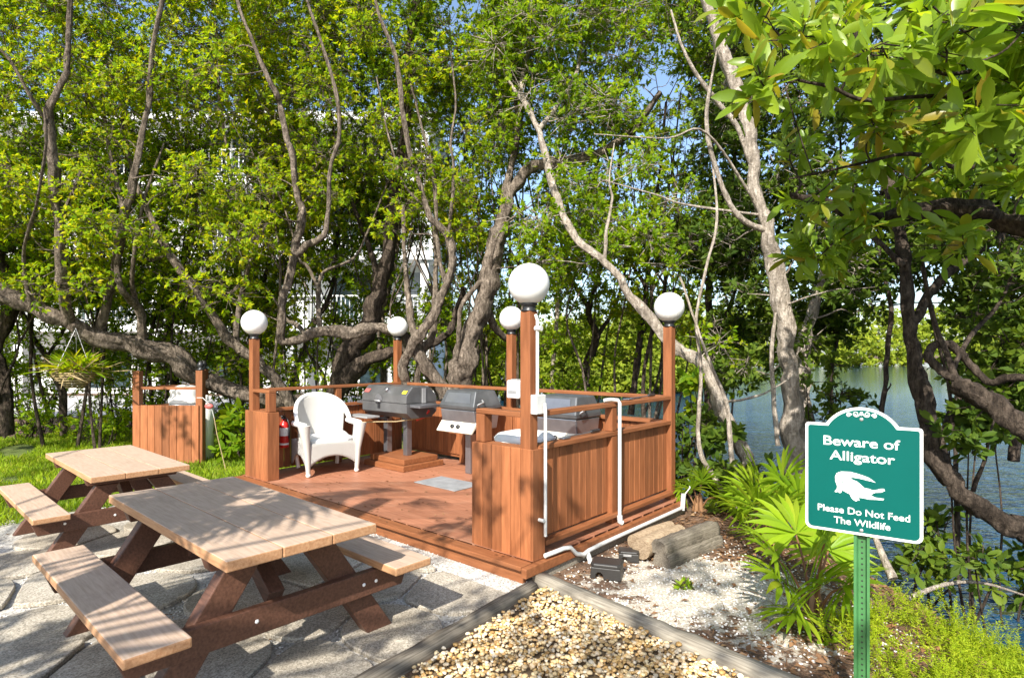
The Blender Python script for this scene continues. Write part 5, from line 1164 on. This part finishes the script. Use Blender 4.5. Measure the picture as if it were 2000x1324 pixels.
# dead branches on the bank
def stick(lab, pts, r):
    p = catmull(pts, 5); a = Acc(); np_tube(a, p-p[0], np.linspace(r, r*.4, len(p)), 7, .15); o = a.build('dead_branch', M_barkpale, None, True); o.location = tuple(p[0]); tag(o, lab, 'branch', 'dead branches on the bank')
stick('curved dead branch lying on the bank behind the sign post', [P(1780,1165,4.1), P(1850,1140,4.3), P(1920,1138,4.4), P(2010,1165,4.4)], .018)
stick('dead stick leaning behind the sign post near the fan palm', [P(1745,1130,3.6), P(1722,1080,3.7), P(1700,1020,3.8)], .03)

# ---- hanging basket
c = P(146, 728, 8.2); hb = empty('hanging_basket', tuple(c), 0, 'hanging cane basket of straggly green plants under the leaning trunk', 'hanging basket')
mb = MB()
for i in range(7):
    t = i/6; z = -.20+.20*t; rr = .10+.15*math.sin(t*1.5); mb.tube([(rr*math.cos(a), rr*math.sin(a), z) for a in np.linspace(0, 2*math.pi, 21)], .010, 6)
for k in range(8): a = k*math.pi/4; mb.tube([(.10*math.cos(a), .10*math.sin(a), -.2), (.19*math.cos(a), .19*math.sin(a), -.1), (.25*math.cos(a), .25*math.sin(a), 0)], .008, 6)
mb.build('basket', M_straw, hb)
mb = MB()
for k in range(3): a = k*2.09; mb.tube([(.24*math.cos(a), .24*math.sin(a), 0), (0, .02, .62)], .004, 5)
mb.build('hanger', M_galv, hb)
f = Acc(); n = 260; a = rng.uniform(0, 6.28, n); d = nrm(np.stack((np.cos(a), np.sin(a), rng.uniform(-.2, 1.1, n)), -1)); nn = nrm(np.array((0, 0, 1.0))+rng.normal(0, .3, (n, 3))); nn = nrm(nn-d*np.sum(nn*d, 1, keepdims=True))
b = np.stack((rng.normal(0, .10, n), rng.normal(0, .10, n), rng.uniform(0, .1, n)), -1); leaf_full(f, b, d, nn, rng.uniform(.2, .42, n), rng.uniform(.02, .04, n)); f.build('foliage', M_leafA, hb)
f = Acc(); n = 170; a = rng.uniform(0, 6.28, n); d = nrm(np.stack((np.cos(a), np.sin(a), rng.uniform(-.5, .9, n)), -1)); nn = nrm(np.array((0, 0, 1.0))+rng.normal(0, .6, (n, 3))); nn = nrm(nn-d*np.sum(nn*d, 1, keepdims=True))
leaf_full(f, np.stack((rng.normal(0, .12, n), rng.normal(0, .12, n), rng.uniform(-.02, .1, n)), -1), d, nn, rng.uniform(.2, .45, n), rng.uniform(.008, .018, n)); f.build('dry_fronds', M_straw, hb)

# ------------------------------------------------------------------ white building beyond the trees
def building():
    r = empty('apartment_building', (-13.0, 22, 0), 0, 'white apartment block with railed balconies glimpsed through the trees', 'building')
    x0, x1, dp, H = -16, 9.9, 9, 10.3
    MB().box(x0, x1, 1.6, dp, -.2, H).build('wall', M_bldg, r)
    for z in (2.75, 5.45, 8.25): MB().box(x0-.1, x1+.12, 0, 1.598, z-.32, z).build('floor_slab', M_bldg, r, .01)
    MB().box(x0-.3, x1+.3, -.2, dp+.2, H+.003, H+.3).build('roof', M_bldg, r)
    for z in (2.75, 5.45, 8.25):
        mb = MB(); mb.box(x0, x1, .06, .11, z+1.0, z+1.06); mb.box(x0, x1, .07, .10, z+.1, z+.14)
        for x in np.arange(x0, x1, .16): mb.box(x, x+.03, .07, .10, z+.14, z+1.0)
        mb.build('balcony_railing', M_bldg, r)
    for x in np.arange(x0+.2, x1, 5.1):
        MB().box(x-.18, x+.18, .1, .46, 0, 2.42).build('column', M_bldg, r)
        for z in (2.75, 5.45, 8.25): MB().box(x-.15, x+.15, .15, .45, z+.003, z+2.37).build('column', M_bldg, r)
    for z in (.1, 2.75, 5.45, 8.25):
        for x in np.arange(x0+1.3, x1-1.5, 5.1):
            w = MB().box(x, x+2.3, 1.55, 1.597, z+.06, z+2.1).build('window', M_bldg, r); MB().box(x+.1, x+1.1, 1.52, 1.548, z+.14, z+2.0).build('pane', M_glass, w); MB().box(x+1.2, x+2.2, 1.52, 1.548, z+.14, z+2.0).build('pane', M_glass, w)
        for x in np.arange(x0+4.0, x1-1, 5.1): MB().box(x, x+.95, 1.55, 1.597, z+.02, z+2.1).build('door', M_shade, r)
building()

# ------------------------------------------------------------------ far shore
acc = Acc(); FS = catmull([(-7, 26), (1.5, 28), (8, 31), (13, 40), (20, 62), (36, 88), (70, 100), (120, 112), (200, 130)], 14)
seg = np.hypot(*np.diff(FS, axis=0).T); dist = np.linalg.norm(FS, axis=1)[:-1]; w_ = seg/dist**1.35; w_ /= w_.sum(); n = 4600
k = rng.choice(len(seg), n, p=w_); f_ = rng.random((n, 1)); q = FS[k]*(1-f_)+FS[k+1]*f_; nrm2 = np.stack((-(FS[k+1]-FS[k])[:, 1], (FS[k+1]-FS[k])[:, 0]), -1); nrm2 /= np.linalg.norm(nrm2, axis=1)[:, None]
D = np.linalg.norm(q, axis=1); dep = rng.uniform(0, 1, n)*np.clip(D*.13, 3, 12); q = q+nrm2*dep[:, None]
hgt = np.clip(D*.085, 3.4, 8.6)*(1+.22*np.sin(k*1.3)+.15*np.sin(q[:, 0]*.9)); Z = WZ+.1+rng.uniform(0, 1, n)**.8*hgt*np.clip(.4+dep/np.clip(D*.07, 1.5, 6), .4, 1.1); sz = np.clip(D/95, .33, 1)
for lo, hi in ((0, .45), (.45, .7), (.7, 1.01)):
    m_ = (sz >= lo) & (sz < hi)
    if m_.any(): c_ = sz[m_].mean(); clump_leaves(acc, None, np.stack((q[m_, 0], q[m_, 1], Z[m_]), -1), rng.uniform(.9, 1.6, m_.sum())*c_, 10, 5, .72*c_, .40*c_, up=.5)
tag(acc.build('far_mangroves', M_leafFar), kind='stuff')

# ------------------------------------------------------------------ trees behind the photographer whose shade falls across the tables

def shade_at(x, y, z, h):
    k = (h-z)/SUNV[2]; return np.array((x, y, z))+SUNV*k
def sabal(label, c, fans):
    root = empty('cabbage_palm', (c[0], c[1], 0), 0, label, 'palm tree', 'palms behind the patio'); f = Acc(); s_ = Acc(); h = c[2]
    np_tube(s_, catmull([(0, 0, -.1), (.05, 0, h*.5), (0, 0, h)], 6), np.linspace(.17, .13, 13), 12, .15)
    for az, el, L, R0 in fans:
        d = np.array((math.cos(R(az))*math.cos(R(el)), math.sin(R(az))*math.cos(R(el)), math.sin(R(el)))); fan_leaf(f, s_, np.array((0, 0, h)), np.array((0, 0, h))+d*L, d*.8+np.array((0, 0, -.25)), R0, 20, R(200), .35)
    s_.build('trunk', M_bark, root, True); f.build('fronds', M_palm, root)
sabal('cabbage palm at the edge of the patio whose fan leaves shade the table', shade_at(-1.80, 3.58, .72, 3.3), [(a, 6+10*(i % 3), .30+.16*(i % 2), .58) for i, a in enumerate(range(0, 360, 30))])
sabal('taller cabbage palm at the edge of the patio whose fan leaves shade the deck', shade_at(-1.35, 5.9, .14, 5.2), [(150,10,.35,.62), (185,12,.4,.62), (110,12,.3,.55), (-20,20,.4,.5)])
tS = Acc(); wS = Acc(); bS = np.array((-5.2, -2.6, 0)); cl = []
for (x, y, z, h, r, n) in ((-1.95,3.75,.72,3.5,.16,2), (-1.7,3.85,.72,3.5,.14,1), (-2.1,3.5,.72,3.5,.14,1), (-2.7,3.2,0,3.8,.3,2), (-3.6,4.3,0,4.2,.5,4), (-4.3,4.7,0,4.4,.5,2), (-2.9,3.5,0,4.0,.4,2), (-2.2,2.7,.2,3.8,.3,1), (-.45,4.95,.14,4.6,.2,1), (-.25,4.55,.5,4.6,.3,2), (.25,4.3,.5,4.8,.25,1), (-.2,3.7,0,4.4,.35,2), (-.7,3.3,0,4.2,.3,1), (.3,3.2,0,4.6,.3,1), (.9,3.2,0,5,.3,1), (1.25,3.4,0,5,.4,3), (1.35,2.9,0,5,.25,2), (1.3,4.3,0,5,.25,2), (.55,3.3,0,4.8,.3,1), (-6.6,8.4,0,5.0,.6,3), (-7.8,9.0,0,5,.6,2), (-5.4,6.6,0,4.6,.5,3), (-4.9,8.6,.5,5,.3,1)):
    for _ in range(n): cl.append(shade_at(x+rng.normal(0, r*.5), y+rng.normal(0, r*.5), z, h))
cl = np.array(cl)
np_tube(wS, catmull([bS+(0, 0, -.2), bS+(.1, .2, 1.5), bS+(.5, .6, 3.0), bS+(1.2, .9, 4.2)], 6), np.linspace(.17, .09, 19), 10, .2)
for c_ in cl:
    a_ = bS+np.array((.5, .6, 3.0)); np_tube(wS, catmull([a_, a_*.5+c_*.5+rng.normal(0, .15, 3)+(0, 0, .2), c_], 6), np.linspace(.03, .006, 13), 6)
clump_leaves(tS, wS, cl, .34, 12, 6, .11, .045)
root = empty('shade_tree', tuple(bS), 0, 'broad tree behind the patio throwing dappled shade over tables and pebbles', 'tree')
wS.build('trunk', M_bark, root, True).location = tuple(-bS); tS.build('crown', M_leafB, root).location = tuple(-bS)
